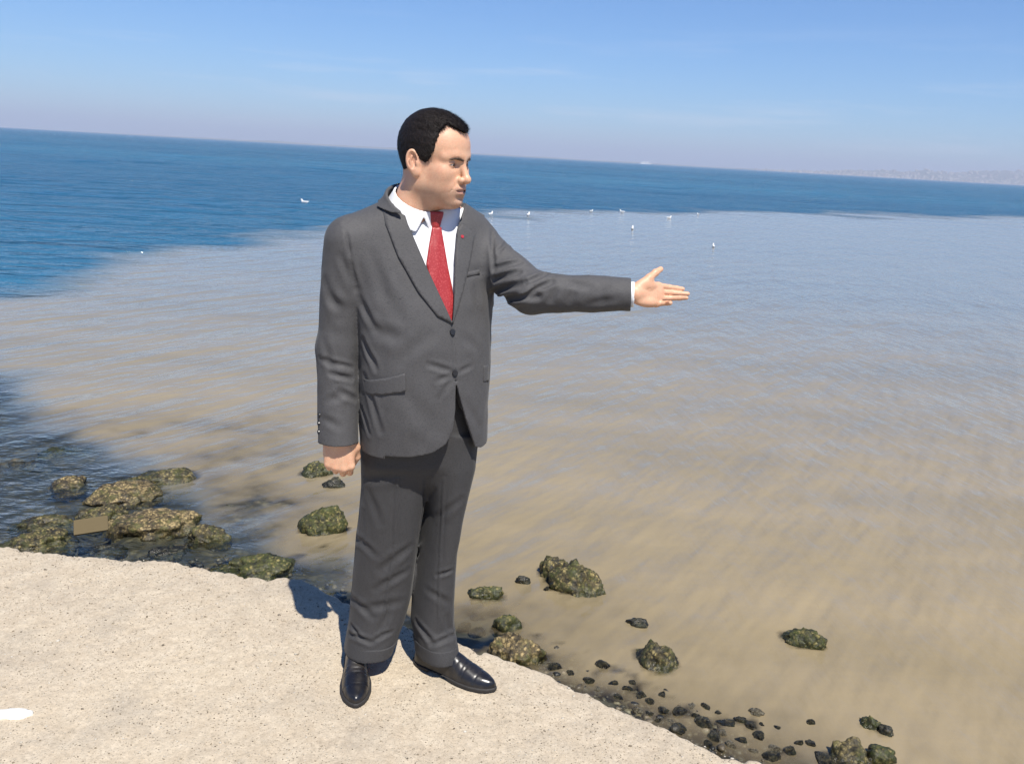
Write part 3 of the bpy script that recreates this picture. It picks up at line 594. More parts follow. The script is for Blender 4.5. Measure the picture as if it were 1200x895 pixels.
# sleeves: hanging right arm, outstretched left arm
RS, RE, RW = aty(409, 284, 2.345), aty(396, 405, 2.335), aty(396, 518, 2.300)
LS, LE, LW = aty(556, 288, 2.500), aty(622, 343, 2.350), aty(739, 345, 2.320)
RDIR = (RW - RE) / np.linalg.norm(RW - RE); LDIR = (LW - LE) / np.linalg.norm(LW - LE)
V_POLY = on_torso_v([(530, 379), (497, 308), (477, 262), (466, 226), (462, 180), (560, 180), (545, 240), (536, 268), (533, 300), (532, 344)])
H_POLY = on_torso([(534, 447), (533.5, 480), (531, 503), (523, 520), (507, 531), (482, 536), (452, 535)]) + [(-0.16, 0.45), (0.3, 0.45), (0.3, uz(hit(tor0, 566, 521))[1])] + on_torso([(563, 524), (557, 524), (546, 492), (538, 463)])
VAPEX = V_POLY[0][1]
HEM_Z = uz(hit(tor0, 430, 531))[1]
ARMHOLE_TOP = aty(575, 268, 2.45)
# creases pressed into the jacket: from, to, half width, depth
def J(a, b, w, amp, fn=None):
    f = fn or jac_raw; return (np.array([hit(f, a[0] + (b[0] - a[0]) * k / 4, a[1] + (b[1] - a[1]) * k / 4) for k in range(5)]), w, amp)
def jac_raw(P):
    d = torso(P); z = P[:, 2]; k = 0.004 + 0.030 * np.clip((z - 1.15) / 0.12, 0, 1)
    ru = cone(P, RS, RE, .071, .0575); rl = cone(P, RE, RW + RDIR * .08, .0575, .0545)
    lu = cone(P, LS, LE, .068, .058); ll = chain(P, [LE, LE + (LW - LE) * .5, LW + LDIR * .08], [.058, .050, .0415])
    arm_r = np.maximum(smin(ru, rl, .02), (P - RW) @ RDIR); arm_l = np.maximum(smin(lu, ll, .015), (P - LW) @ LDIR)
    arm_r = np.maximum(arm_r, -np.maximum(cone(P, RE, RW + RDIR * .08, .052, .0485), -((P - RW) @ RDIR) - .02))
    arm_l = np.maximum(arm_l, -np.maximum(chain(P, [LE, LW + LDIR * .08], [.045, .0345]), -((P - LW) @ LDIR) - .02))
    h = np.clip(0.5 + 0.5 * (arm_r - d) / k, 0, 1); d = arm_r + (d - arm_r) * h - k * h * (1 - h)
    h = np.clip(0.5 + 0.5 * (arm_l - d) / k, 0, 1); return arm_l + (d - arm_l) * h - k * h * (1 - h)
CREASES = [J((532, 436), (502, 427), .007, .0042), J((531, 439), (512, 446), .007, .003), J((537, 436), (552, 429), .007, .003), J((530, 443), (516, 466), .008, .0028),
           J((436, 300), (452, 345), .014, .004), J((500, 395), (470, 420), .016, .003), J((545, 395), (560, 410), .012, .003), J((386, 350), (404, 362), .012, .004), J((376, 420), (396, 430), .008, .004), J((545, 470), (560, 500), .012, .003),
           J((426, 398), (441, 432), .008, .007), J((428, 440), (446, 505), .009, .005), J((423, 352), (440, 385), .010, .006), J((424, 478), (433, 508), .007, .005),
           J((433, 386), (470, 396), .016, .004), J((440, 330), (470, 372), .018, .003), J((470, 455), (505, 500), .02, .003),
           J((388, 438), (412, 444), .007, .006), J((392, 425), (413, 431), .006, .004), J((398, 458), (416, 468), .008, .006), J((384, 470), (404, 462), .010, .003),
           J((382, 330), (398, 372), .012, .004), J((400, 300), (420, 345), .010, .004), J((380, 400), (390, 440), .010, .003), J((378, 490), (398, 500), .010, .003),
           J((579, 315), (609, 307), .007, .012), J((579, 328), (608, 319), .007, .015), J((580, 341), (614, 332), .008, .016), J((582, 350), (630, 347), .009, .014),
           J((584, 296), (596, 283), .006, .005), J((598, 356), (646, 329), .006, .009), J((618, 331), (640, 321), .007, .010), J((634, 338), (650, 330), .006, .007), J((660, 330), (690, 336), .010, .005), J((690, 356), (722, 350), .010, .004),
           J((645, 352), (650, 342), .008, .004), J((668, 352), (676, 338), .010, .003), J((700, 350), (706, 336), .012, .002), J((576, 272), (580, 330), .006, .004),
           J((548, 320), (566, 316), .012, .002), J((556, 340), (566, 380), .012, .003), J((404, 262), (416, 330), .006, .004)]
CR_B = [(c.min(0) - 3 * w, c.max(0) + 3 * w) for c, w, _ in CREASES]
def press(P, d, creases, boxes):
    near = np.abs(d) < 0.03
    for (c, w, amp), (lo, hi) in zip(creases, boxes):
        m = near & (P[:, 0] > lo[0]) & (P[:, 0] < hi[0]) & (P[:, 1] > lo[1]) & (P[:, 1] < hi[1]) & (P[:, 2] > lo[2]) & (P[:, 2] < hi[2])
        if m.any():
            q = P[m]; a, b = c[0], c[-1]; ab = (b - a); tt = np.clip(((q - a) @ ab) / (ab @ ab), 0, 1); r = np.min([seg_dist(q, c[k], c[k + 1]) for k in range(4)], axis=0)
            f = 1 - 0.6 * np.abs(2 * tt - 1) ** 2
            d[m] += (amp * f * (np.exp(-(r / w) ** 2) - 0.45 * np.exp(-((r - 1.9 * w) / (0.9 * w)) ** 2))).astype(d.dtype)
    return d
def jacket_fn(P):
    d = jac_raw(P).astype(np.float32); u = (P - TORG) @ EL; uv = (P - TORG) @ EUV; f = (P - TORG) @ EF; z = P[:, 2]
    near = np.abs(d) < .03
    if near.any():
        q = P[near]; d[near] += (0.0034 * vnoise(q * np.array([15, 15, 8])) + 0.0014 * vnoise(q * np.array([42, 42, 26]) + 9)).astype(np.float32)
    d = press(P, d, CREASES, CR_B)
    body_core = np.maximum(torso(P, grow=-.013), z - (HEM_Z + .14))                      # hollow skirt below the waist
    onbody = (u > -0.235) & (u < 0.235)
    m = z < HEM_Z + .16
    d = np.where(m, np.maximum(d, np.where(np.abs(f) < .3, -body_core, d)), d)
    arm = np.minimum(cone(P, RE, RW, .062, .058), 9)
    torso_d = torso(P)
    d = np.where((torso_d < arm) & (torso_d < .03), np.maximum(d, HEM_Z - z), d)
    front = f > np.where(z > 1.36, -0.05, -0.01)
    if front.any():
        i = np.where(front & (np.abs(d) < .2))[0]
        if len(i):
            q = P[i]; pv = poly_sdf(uv[i], q[:, 2], V_POLY); ph = poly_sdf(u[i], q[:, 2], H_POLY); dd = np.maximum(d[i], -pv)
            low = (torso_d[i] < .03) & (arm[i] > torso_d[i]); dd = np.where(low, np.maximum(dd, -ph), dd); d[i] = dd
            line = np.abs(u[i] - np.interp(q[:, 2], *zip(*sorted((zz, uu) for uu, zz in (uz(hit(tor0, 530, 379)), H_POLY[0]))))) # closing edge down the front
            seam = (q[:, 2] < VAPEX) & (q[:, 2] > H_POLY[0][1]); d[i] += np.where(seam, .0035 * np.exp(-(line / .004) ** 2), 0)
    return d
V, Fc = mesh_sdf(jacket_fn, (-0.62, 2.10, 0.62), (0.36, 2.66, 1.52), 0.0032)
JV, JF = V, Fc

# ---- trousers
hips = Stack([row(425, 432, 560, 2.41, .120), row(500, 428, 560, 2.41, .122), row(535, 428, 555, 2.415, .112), row(560, 440, 540, 2.42, .08), row(575, 465, 520, 2.43, .03)], YAW, 2.3)
leg_r = Stack([row(540, 424, 503, 2.41, .105, .2), row(570, 424, 500, 2.41, .102, .2), row(600, 422, 495, 2.41, .098, .2), row(640, 417, 489, 2.41, .092, .2), row(674, 414, 485, 2.41, .088, .2),
               row(700, 412, 481, 2.41, .086, .2), row(727, 409, 473, 2.40, .086, .2), row(757, 404, 461, 2.385, .090, .2), row(790, 402, 458, 2.375, .094, .2)], .2, 2.3)
leg_l = Stack([row(540, 490, 557, 2.43, .105, .6), row(570, 492, 550, 2.43, .100, .6), row(600, 494, 543, 2.43, .094, .6), row(640, 490, 536, 2.43, .088, .6), row(674, 486, 534, 2.43, .085, .6),
               row(700, 483, 532, 2.43, .082, .6), row(727, 481, 532, 2.43, .080, .6), row(757, 486, 537, 2.41, .086, .6), row(790, 488, 541, 2.40, .090, .6)], .6, 2.3)
HEM_R, HEM_L = aty(433, 779, 2.285)[2], aty(511, 781, 2.325)[2]
def trou_raw(P):
    r = leg_r(P, False); l = leg_l(P, False); z = P[:, 2]
    r = np.maximum(r, HEM_R - z); l = np.maximum(l, HEM_L - z)
    d = smin(r, l, .012); up = z - 0.80; d = np.maximum(d, up)
    return smin(d, hips(P), .02)
K = lambda a, b, w, amp: J(a, b, w, amp, trou_raw)
TCR = [K((466, 560), (462, 640), .0045, -.0045), K((462, 640), (448, 740), .0045, -.0045), K((521, 560), (516, 650), .0045, -.004), K((516, 650), (514, 740), .0045, -.0035),
       K((480, 640), (446, 668), .012, .006), K((478, 668), (440, 690), .010, .005), K((470, 705), (430, 712), .012, .005), K((418, 630), (440, 650), .010, .005),
       K((412, 700), (436, 722), .010, .006), K((410, 742), (436, 753), .007, .007), K((438, 750), (458, 740), .007, .006), K((412, 732), (424, 748), .006, .007), K((456, 712), (446, 740), .010, .005),
       K((488, 728), (506, 752), .008, .009), K((505, 756), (536, 742), .007, .007), K((524, 722), (528, 748), .009, .006), K((530, 668), (512, 674), .006, .006), K((500, 690), (526, 706), .010, .004),
       K((500, 560), (492, 620), .008, .006), K((492, 620), (484, 690), .007, .006), K((430, 560), (470, 556), .014, .004), K((432, 575), (445, 612), .012, .004), K((540, 585), (514, 606), .010, .004), K((426, 600), (424, 634), .010, .004)]
TCB = [(c.min(0) - 3 * w, c.max(0) + 3 * w) for c, w, _ in TCR]
def trou_fn(P):
    d = trou_raw(P).astype(np.float32); near = np.abs(d) < .03
    if near.any():
        q = P[near]; d[near] += (0.0020 * vnoise(q * np.array([15, 15, 6]) + 3) + 0.0008 * vnoise(q * np.array([40, 40, 24]))).astype(np.float32)
    d = press(P, d, TCR, TCB); z = P[:, 2]
    inner = np.minimum(np.maximum(leg_r(P, False, -.009), z - HEM_R - .05), np.maximum(leg_l(P, False, -.009), z - HEM_L - .05))
    return np.maximum(d, -inner)
TV, TF = mesh_sdf(trou_fn, (-0.60, 2.22, 0.02), (-0.02, 2.66, 0.93), 0.0034)
def cuff_fn(leg, hem):
    def f(P):
        z = P[:, 2]; wob = .0024 * vnoise(P * 16)
        zt = hem + .040 + .006 * vnoise(P * 9 + 4)
        return smax(np.maximum(leg(P, False, .0010) + wob, -leg(P, False, -.004)), np.maximum(hem - .004 - z, z - zt), .0012)
    return f
CR = mesh_sdf(cuff_fn(leg_r, HEM_R), (-0.60, 2.25, 0.0), (-0.30, 2.58, 0.20), 0.003)
CL = mesh_sdf(cuff_fn(leg_l, HEM_L), (-0.36, 2.25, 0.0), (-0.05, 2.60, 0.20), 0.003)

# ---- shoes
def shoe_parts(toe, ang):
    dr = np.array([math.sin(ang), -math.cos(ang), 0]); sr = np.array([math.cos(ang), math.sin(ang), 0]); heel = np.array([toe[0], toe[1], 0]) - .300 * dr
    T = [0, .012, .03, .08, .14, .19, .23, .262, .285, .297, .300]
    Wd = [.004, .022, .030, .0325, .036, .043, .042, .034, .022, .009, .002]; Hh = [.03, .055, .078, .095, .088, .064, .050, .042, .035, .028, .021]
    off = [0, 0, 0, 0, .001, .003, .003, .002, .001, 0, 0]
    tt = np.linspace(0, .30, 301); ker = np.hanning(17); ker /= ker.sum()
    sm = lambda v: np.convolve(np.pad(np.interp(tt, T, v), 8, mode='edge'), ker, mode='valid')
    wT, hT = sm(Wd), sm(Hh); wT[:3] = np.minimum(wT[:3], .012)
    def loc(P): q = P - heel; return q @ dr, q @ sr, P[:, 2]
    def upper(P):
        x, s, z = loc(P); i = np.clip((x * 1000), 0, 300).astype(int); w, h = wT[i], hT[i]
        r = np.sqrt(s * s + z * z); l = ((np.abs(s) / w) ** 2.5 + (np.abs(z) / h) ** 2.3 + 1e-9) ** (1 / 2.4); d = r - r / l
        d = np.maximum(d, .008 - z); d = smax(d, np.maximum(-x, x - .299), .006)
        d = d + .0016 * np.exp(-((x - .205 + .15 * s * s / .04) / .003) ** 2) * (z > .02) + .0013 * np.exp(-((x - .192) / .003) ** 2) * (z > .02) + .0012 * np.exp(-((x - .178 - s * .2) / .0035) ** 2)
        return d + .0016 * np.exp(-((x - .245 + 4 * s * s) / .0018) ** 2) * (z > .02)
    def sole(P):
        x, s, z = loc(P); i = np.clip((x * 1000), 0, 300).astype(int); w = wT[i] + .0045
        d = smax(np.abs(s) - w, np.maximum(-.004 - x, x - .303), .004); th = np.where(x < .075, .0, np.where(x < .16, .010 * np.clip((.16 - x) / .02, 0, 1) + 0.0, .0))
        return np.maximum(d, np.maximum(th - z, z - .013))
    mn = np.minimum(heel, heel + .3 * dr) - .07; mx = np.maximum(heel, heel + .3 * dr) + .07; mn[2] = -.01; mx[2] = .12
    return mesh_sdf(upper, mn, mx, .0028), mesh_sdf(sole, mn, mx, .0030)
SHR = shoe_parts(atz(417, 829), math.radians(11)); SHL = shoe_parts(atz(580, 809), math.radians(62))

# ---- head
HC = aty(509.5, 187.3, 2.385); HS = np.array([0.985, 1.0, 1.0]); HY, HP = math.radians(61), math.radians(5)
hf0 = np.array([math.sin(HY), -math.cos(HY), 0]); HL = np.array([math.cos(HY), math.sin(HY), 0])
HF = hf0 * math.cos(HP) - EZ * math.sin(HP); HU = EZ * math.cos(HP) + hf0 * math.sin(HP)
RH = np.stack([HF, HL, HU], 1)
def h_local(P): return ((P - HC) @ RH / HS).astype(np.float32)
def h_world(q): return HC + (np.asarray(q) * HS) @ RH.T
CB, CF = aty(470, 215, 2.445), aty(508, 253, 2.350)       # back and front of the collar line
NCc = (CB + CF) / 2; CD = (CF - CB) / np.linalg.norm(CF - CB); CN = EZ - CD * CD[2]; CN /= np.linalg.norm(CN)
N1 = h_world((-.024, 0, -.045)); NAX = (N1 - NCc) / np.linalg.norm(N1 - NCc); N0 = NCc - NAX * .10
def skull(q):
    d = ell(q, (-.010, 0, .036), (.099, .0765, .090)); d = smin(d, ell(q, (.032, 0, .036), (.060, .064, .064)), .03); return d
def head_canon(q):
    q = q.copy(); qa = q.copy(); qa[:, 1] = np.abs(q[:, 1]); l = qa[:, 1]
    d = skull(q)
    d = smin(d, ell(q, (.036, 0, -.042), (.056, .057, .066)), .025)
    d = smin(d, cone(qa, (.002, .046, -.060), (.064, .014, -.094), .0175, .018), .028)          # jaw line
    d = smin(d, cone(qa, (.002, .053, -.015), (.002, .047, -.060), .0165, .0170), .026)
    d = smin(d, ell(qa, (.042, .034, -.056), (.036, .030, .040)), .025)                           # cheeks
    d = smin(d, ell(q, (.078, 0, -.101), (.019, .023, .017)), .016)                              # chin
    d = smin(d, ell(q, (.026, 0, -.094), (.05, .038, .028)), .028)                                # under the chin
    d = smin(d, ell(qa, (.054, .043, -.024), (.026, .020, .022)), .024)                          # cheek bones
    d = smin(d, chain(qa, [(.0875, 0, .016), (.0835, .026, .021), (.066, .050, .016)], [.012, .0105, .009]), .014)  # brow
    d = smin(d, ell(q, (.072, 0, -.068), (.030, .036, .030)), .016)                              # muzzle
    d = smax(d, -ell(qa, (.099, .031, -.001), (.020, .018, .0125)), .012)                        # eye sockets
    d = smin(d, chain(q, [(.088, 0, .008), (.098, 0, -.012), (.1095, 0, -.035)], [.0080, .0085, .0105]), .010)      # nose
    d = smin(d, ell(q, (.111, 0, -.038), (.0115, .0105, .0105)), .006)
    d = smin(d, ell(qa, (.098, .0135, -.041), (.0115, .0065, .0085)), .006)
    d = smax(d, -ell(qa, (.104, .0068, -.0495), (.0065, .0033, .0045)), .003)
    d = smin(d, chain(qa, [(.0985, 0, -.0625), (.0955, .012, -.0630), (.082, .028, -.0665)], [.0064, .0057, .0028]), .006)  # upper lip
    d = smin(d, chain(qa, [(.0950, 0, -.0770), (.0920, .012, -.0755), (.081, .027, -.0680)], [.0076, .0066, .0028]), .006)  # lower lip
    d = smax(d, -chain(qa, [(.106, 0, -.0697), (.100, .012, -.0692), (.086, .0295, -.0675)], [.0034, .0031, .0024]), .003)
    d = smax(d, -ell(q, (.104, 0, -.0890), (.009, .026, .005)), .010)
    d = d + .0013 * np.exp(-(seg_dist(qa, (.097, .021, -.047), (.082, .036, -.074)) / .0035) ** 2)                   # smile fold
    # eyelids round the eyeballs
    e = qa - np.array([.0715, .0315, -.001], np.float32); lid = np.linalg.norm(e, axis=1) - .0150
    gap = np.abs(e[:, 2] + .0012 + .0025 * np.abs(e[:, 1]) / .014) - .0027 * np.clip(1 - (e[:, 1] / .0135) ** 2, 0, 1)
    lid = np.maximum(lid, -np.maximum(gap, .004 - e[:, 0])); d = smin(d, lid, .004)
    # ears
    ca, sa = math.cos(.22), math.sin(.22); ex, ey, ez = qa[:, 0] + .012, qa[:, 1] - .0815, qa[:, 2] + .010
    ey = ey + ex * .30; x2 = ex * ca + ez * sa; z2 = -ex * sa + ez * ca; E_ = np.stack([x2, ey, z2], 1)
    ear = ell(E_, (0, 0, .003), (.0190, .0080, .0315)); ear = smin(ear, ell(E_, (.005, 0, -.025), (.0105, .0065, .0125)), .006)
    ear = smax(ear, -ell(E_, (.0015, .0090, .0055), (.0132, .0130, .0240)), .0022)
    ear = smin(ear, chain(E_, [(-.004, .0015, -.012), (-.0055, .0025, .004), (.000, .002, .016)], [.0035, .0035, .0028]), .003)
    ear = smin(ear, ell(E_, (.0115, .001, -.004), (.0045, .0055, .0065)), .004)
    ear = smax(ear, -ell(E_, (.005, .004, -.005), (.0055, .0075, .0075)), .002)
    ear = smin(ear, cone(E_, (.006, -.012, .012), (.008, -.010, -.02), .008, .008), .006)
    return smin(d, ear, .004)
def neck_fn(P): return cone(P, N0, N1, .061, .057)
def head_fn(P):
    d = head_canon(h_local(P)) * 1.05; n = neck_fn(P)
    return smin(d, n, .040)
BHV, BHF = mesh_sdf(lambda P: np.maximum(head_fn(P), N0[2] - .01 - P[:, 2]), HC + (-.16, -.18, -.26), HC + (.18, .18, .17), .0017)

# ---- hands
def hand_fn(org, ex, et, ed, bend, thumb, s=1.0, fore=None):
    ex = np.asarray(ex, float); ex /= np.linalg.norm(ex); et = np.asarray(et, float); et -= ex * (et @ ex); et /= np.linalg.norm(et)
    ed = np.asarray(ed, float); ed -= ex * (ed @ ex) + et * (ed @ et); ed /= np.linalg.norm(ed); R = np.stack([ex, et, ed], 1)
    kn = [(.092, .027, .003), (.096, .008, .005), (.091, -.0125, .003), (.083, -.031, -.001)]
    seg = [(.044, .027, .021), (.048, .030, .022), (.044, .028, .022), (.035, .021, .019)]; rad = [(.0100, .0090, .0082, .0068), (.0102, .0092, .0084, .0070), (.0097, .0088, .0080, .0066), (.0087, .0078, .0070, .0058)]
    fo = ((np.asarray(fore) - org) @ R / s).astype(np.float32)
    fingers = []
    for k, sg, (b, ab) in zip(kn, seg, bend):
        p = np.array(k); pts = [p]; a = 0
        for L_, bb in zip(sg, b):
            a += math.radians(bb); dv = np.array([math.cos(a) * math.cos(math.radians(ab)), math.cos(a) * math.sin(math.radians(ab)), -math.sin(a)]); p = p + L_ * dv; pts.append(p)
        fingers.append(pts)
    creases = [[(.082, .034, -.016), (.070, .012, -.017), (.074, -.012, -.017), (.080, -.036, -.014)], [(.074, .036, -.014), (.060, .018, -.017), (.046, -.004, -.018), (.040, -.026, -.020)],
               [(.072, .036, -.014), (.052, .022, -.020), (.030, .010, -.022), (.012, .006, -.018)]] + [[p_ + np.array([0, -.010, -.008]), p_ + np.array([0, .010, -.008])] for pts in fingers for p_ in pts[1:3]]
    def f(P):
        q = ((P - org) @ R / s).astype(np.float32)
        d = ell(q, (.052, -.001, -.003), (.058, .041, .0155)); d = smin(d, cone(q, fo, (.0, 0, 0), .028, .025), .02)
        d = smin(d, ell(q, (.006, 0, 0), (.035, .029, .019)), .015)
        for k in kn: d = smin(d, cone(q, (.012, k[1] * .45, 0), k, .016, .0118), .010)
        d = smin(d, ell(q, (.038, .028, -.011), (.033, .017, .014)), .010); d = smin(d, ell(q, (.038, -.028, -.009), (.038, .014, .013)), .010)
        d = smin(d, chain(q, thumb, [.0150, .0128, .0108, .0088], .006), .010)
        fd = None
        for pts, r in zip(fingers, rad):
            e = chain(q, pts, r, .0035); fd = e if fd is None else smin(fd, e, .0018)
        d = smin(d, fd, .006)
        for ln_ in creases: d = d + .0011 * np.exp(-(np.min([seg_dist(q, ln_[j], ln_[j + 1]) for j in range(len(ln_) - 1)], axis=0) / .0016) ** 2)
        return d * s
    return f
HLO = LW + LDIR * .012 + np.array([0, 0, .004])
hand_l = hand_fn(HLO, (1, .55, -.07), (-.02, .22, 1), (0, 1, -.2), [((2, 9, 5), -5), ((9, 14, 8), -3), ((18, 24, 12), 1), ((50, 54, 25), 5)],
                 [(.016, .024, -.006), (.044, .048, -.012), (.068, .066, -.012), (.090, .078, -.010)], .87, LW - LDIR * .08)
HRO = RW + RDIR * -.030 + np.array([0.006, -.012, 0])
hand_r = hand_fn(HRO, (.05, -.05, -1), (1, .25, .05), (-.2, -1, 0), [((50, 78, 42), -3), ((56, 82, 42), -1), ((58, 82, 44), 2), ((56, 78, 42), 5)],
                 [(.014, .026, -.006), (.046, .042, -.016), (.076, .044, -.026), (.096, .036, -.034)], 1.06, RW - RDIR * .08)
HLV = mesh_sdf(hand_l, HLO + (-.09, -.10, -.10), HLO + (.22, .16, .12), .0016)
HRV = mesh_sdf(hand_r, HRO + (-.10, -.09, -.20), HRO + (.10, .12, .07), .0016)
# hidden rest of the body, under the clothes
def core_fn(P):
    d = np.maximum(torso(P, grow=-.03), 1.0 - P[:, 2]); d = smin(d, np.maximum(hips(P, grow=-.02), .70 - P[:, 2]), .02); d = smin(d, np.maximum(leg_r(P, False, -.026), np.maximum(.085 - P[:, 2], P[:, 2] - .8)), .02)
    d = smin(d, np.maximum(leg_l(P, False, -.026), np.maximum(.085 - P[:, 2], P[:, 2] - .8)), .02)
    d = smin(d, chain(P, [RS, RE, RW - RDIR * .03], [.05, .042, .030]), .02); d = smin(d, chain(P, [LS, LE, LW - LDIR * .03], [.048, .042, .028]), .02)
    return smin(d, cone(P, N0 - (N1 - N0) * .5, N0, .06, .058), .03)
CV = mesh_sdf(core_fn, (-0.62, 2.15, .05), (0.36, 2.62, 1.50), .012)
allV, allF, k = [], [], 0
for V, Fc in ((BHV, BHF), HLV, HRV, CV): allV.append(V); allF.append(Fc + k); k += len(V)
allV = np.vstack(allV); allF = np.vstack(allF)
person = link('person', mk_mesh('person', allV - MB, allF), M_SKIN, None, tuple(MB))
tag(person, 'man in grey suit and red tie on the concrete ledge, one arm held out', 'person')
q = h_local(allV); base = np.array([0.565, 0.338, 0.222]); colr = np.tile(base, (len(allV), 1))
def blend(m, c): global colr; m = np.clip(m, 0, 1)[:, None]; colr = colr * (1 - m) + np.array(c) * m
la = np.abs(q[:, 1]); isH = (np.abs(q) < .2).all(1)
blend(isH * np.exp(-(((q[:, 0] - .055) / .025) ** 2 + ((la - .045) / .02) ** 2 + ((q[:, 2] + .035) / .022) ** 2)) * .75, (0.449, 0.224, 0.163))      # ruddy cheeks
blend(isH * (q[:, 0] > .078) * np.exp(-(((q[:, 2] + .0695) / .0085) ** 4 + (la / .023) ** 6)) * .75, (0.340, 0.150, 0.129))                         # lips
beard = np.clip((-.052 - q[:, 2]) / .02, 0, 1) * np.clip((q[:, 0] + .01) / .03, 0, 1) * np.clip((q[:, 2] + .16) / .03, 0, 1)
blend(isH * beard * .40, (0.245, 0.170, 0.136))                                                                                                    # shaven beard
blend(isH * np.exp(-(((la - .077) / .02) ** 2 + ((q[:, 0] + .012) / .02) ** 2 + ((q[:, 2] + .01) / .03) ** 2)) * .35, (0.449, 0.218, 0.163))        # ears
e_ = np.stack([q[:, 0] - .0715, la - .0315, q[:, 2] + .001], 1); gp_ = np.abs(e_[:, 2] + .0012 + .0025 * np.abs(e_[:, 1]) / .014) - .0027 * np.clip(1 - (e_[:, 1] / .0135) ** 2, 0, 1)
lash = isH * (np.abs(np.linalg.norm(e_, axis=1) - .0148) < .003) * (e_[:, 0] > .003) * (np.abs(e_[:, 1]) < .0145); blend(lash * np.exp(-(gp_ / .0020) ** 2) * np.where(e_[:, 2] > -.0012, .9, .45), (.06, .035, .025))
ca = person.data.color_attributes.new('tint', 'FLOAT_COLOR', 'POINT')
ca.data.foreach_set('color', np.hstack([colr, np.ones((len(colr), 1))]).astype(np.float32).ravel())

# ---- hair
def hair_reg(q):
    l = np.abs(q[:, 1]); f, u = q[:, 0], q[:, 2]; jag = .0030 * vnoise(q * 150) + .0035 * vnoise(q * 420)
    U = np.interp(l, [0, .018, .034, .044, .055, .09], [.083, .085, .092, .101, .104, .104]); g1 = U - u
    Fx = np.interp(u, [-.03, -.014, 0, .015, .03, .055, .075, .095, .11], [.006, .016, .028, .039, .045, .047, .050, .055, .062]); g2 = f - Fx
    N = np.interp(f, [-.11, -.075, -.045, -.030, -.012, .0, .03], [-.068, -.066, -.052, -.030, .006, -.006, -.018])
    return np.maximum(np.minimum(g1, g2), N - u) + jag
def hair_fn(P):
    q = h_local(P); s = skull(q); s = smin(s, cone(q, (-.028, 0, -.01), (-.032, 0, -.08), .060, .048), .02)
    th = .0018 + .0042 * np.clip((q[:, 2] + .05) / .06, 0, 1) + .0012 * np.clip((q[:, 2] - .03) / .06, 0, 1) + .0010 * vnoise(q * np.array([50, 120, 120])) + .0007 * vnoise(q * 300)
    return smax(s - th, hair_reg(q), .007) * 1.05
hV, hF = mesh_sdf(hair_fn, HC + (-.16, -.18, -.14), HC + (.16, .18, .18), .0019)
rng = np.random.default_rng(11); pick = rng.choice(len(hV), 30000); P0 = hV[pick]; q0 = h_local(P0)
n0 = (q0 - np.array([-.01, 0, .02])); n0 /= np.linalg.norm(n0, axis=1)[:, None]
flow = np.where((q0[:, 2] > .075)[:, None], np.array([.9, 0, -.05]), np.array([.15, 0, -1.0])); dirn = n0 * .13 + flow * .8 + rng.normal(0, .13, q0.shape); dirn /= np.linalg.norm(dirn, axis=1)[:, None]
ln = rng.uniform(.005, .012, len(q0)) * np.where(q0[:, 2] > .07, 1.2, .6); tip = h_world(q0 + dirn * ln[:, None]); side = np.cross(dirn, n0) @ RH.T; side /= np.linalg.norm(side, axis=1)[:, None] + 1e-6
w = .00042; base0 = P0 - (n0 @ RH.T) * .0015
sv = np.stack([base0 - side * w, base0 + side * w, tip], 1).reshape(-1, 3); sf = np.arange(len(sv)).reshape(-1, 3)
hT_ = np.vstack([hF[:, [0, 1, 2]], hF[:, [0, 2, 3]]]); hair = mlink('hair', np.vstack([hV, sv]), np.vstack([hT_, sf + len(hV)]), M_HAIR, person)
def brow_fn(sg):
    def f(P):
        q = h_local(P); q[:, 1] *= sg
        qq = q.copy(); qq[:, 0] = 0; d = chain(qq, [(0, .010, .0100), (0, .028, .0145), (0, .048, .0110)], [.0024, .0028, .0014])
        return np.maximum(np.maximum(d, np.abs(head_canon(q)) - .0022), .04 - q[:, 0]) * 1.05 + .0009 * vnoise(q * np.array([300, 300, 120]))
    return f
for sg in (-1, 1):
    c = h_world((.085, sg * .03, .015)); mlink('eyebrow', *mesh_sdf(brow_fn(sg), c - .045, c + .045, .0013), M_BROW, person)
    ec = h_world((.0715, sg * .0315, -.001)); R_ = .0128 * 1.05
    bm = bmesh.new(); bmesh.ops.create_uvsphere(bm, u_segments=24, v_segments=16, radius=R_); me = bpy.data.meshes.new('eye'); bm.to_mesh(me); bm.free(); me.shade_smooth()
    eye = link('eye', me, M_EYE, person, tuple(ec - MB))
    look = (HF * .93 + HL * .12 - EZ * .25); look /= np.linalg.norm(look); bm = bmesh.new()
    bmesh.ops.create_uvsphere(bm, u_segments=20, v_segments=10, radius=.0062); me = bpy.data.meshes.new('iris'); bm.to_mesh(me); bm.free(); me.shade_smooth()
    ir = link('iris', me, M_IRIS, eye, tuple(look * R_ * .72)); ir.scale = (.9, .9, .9)

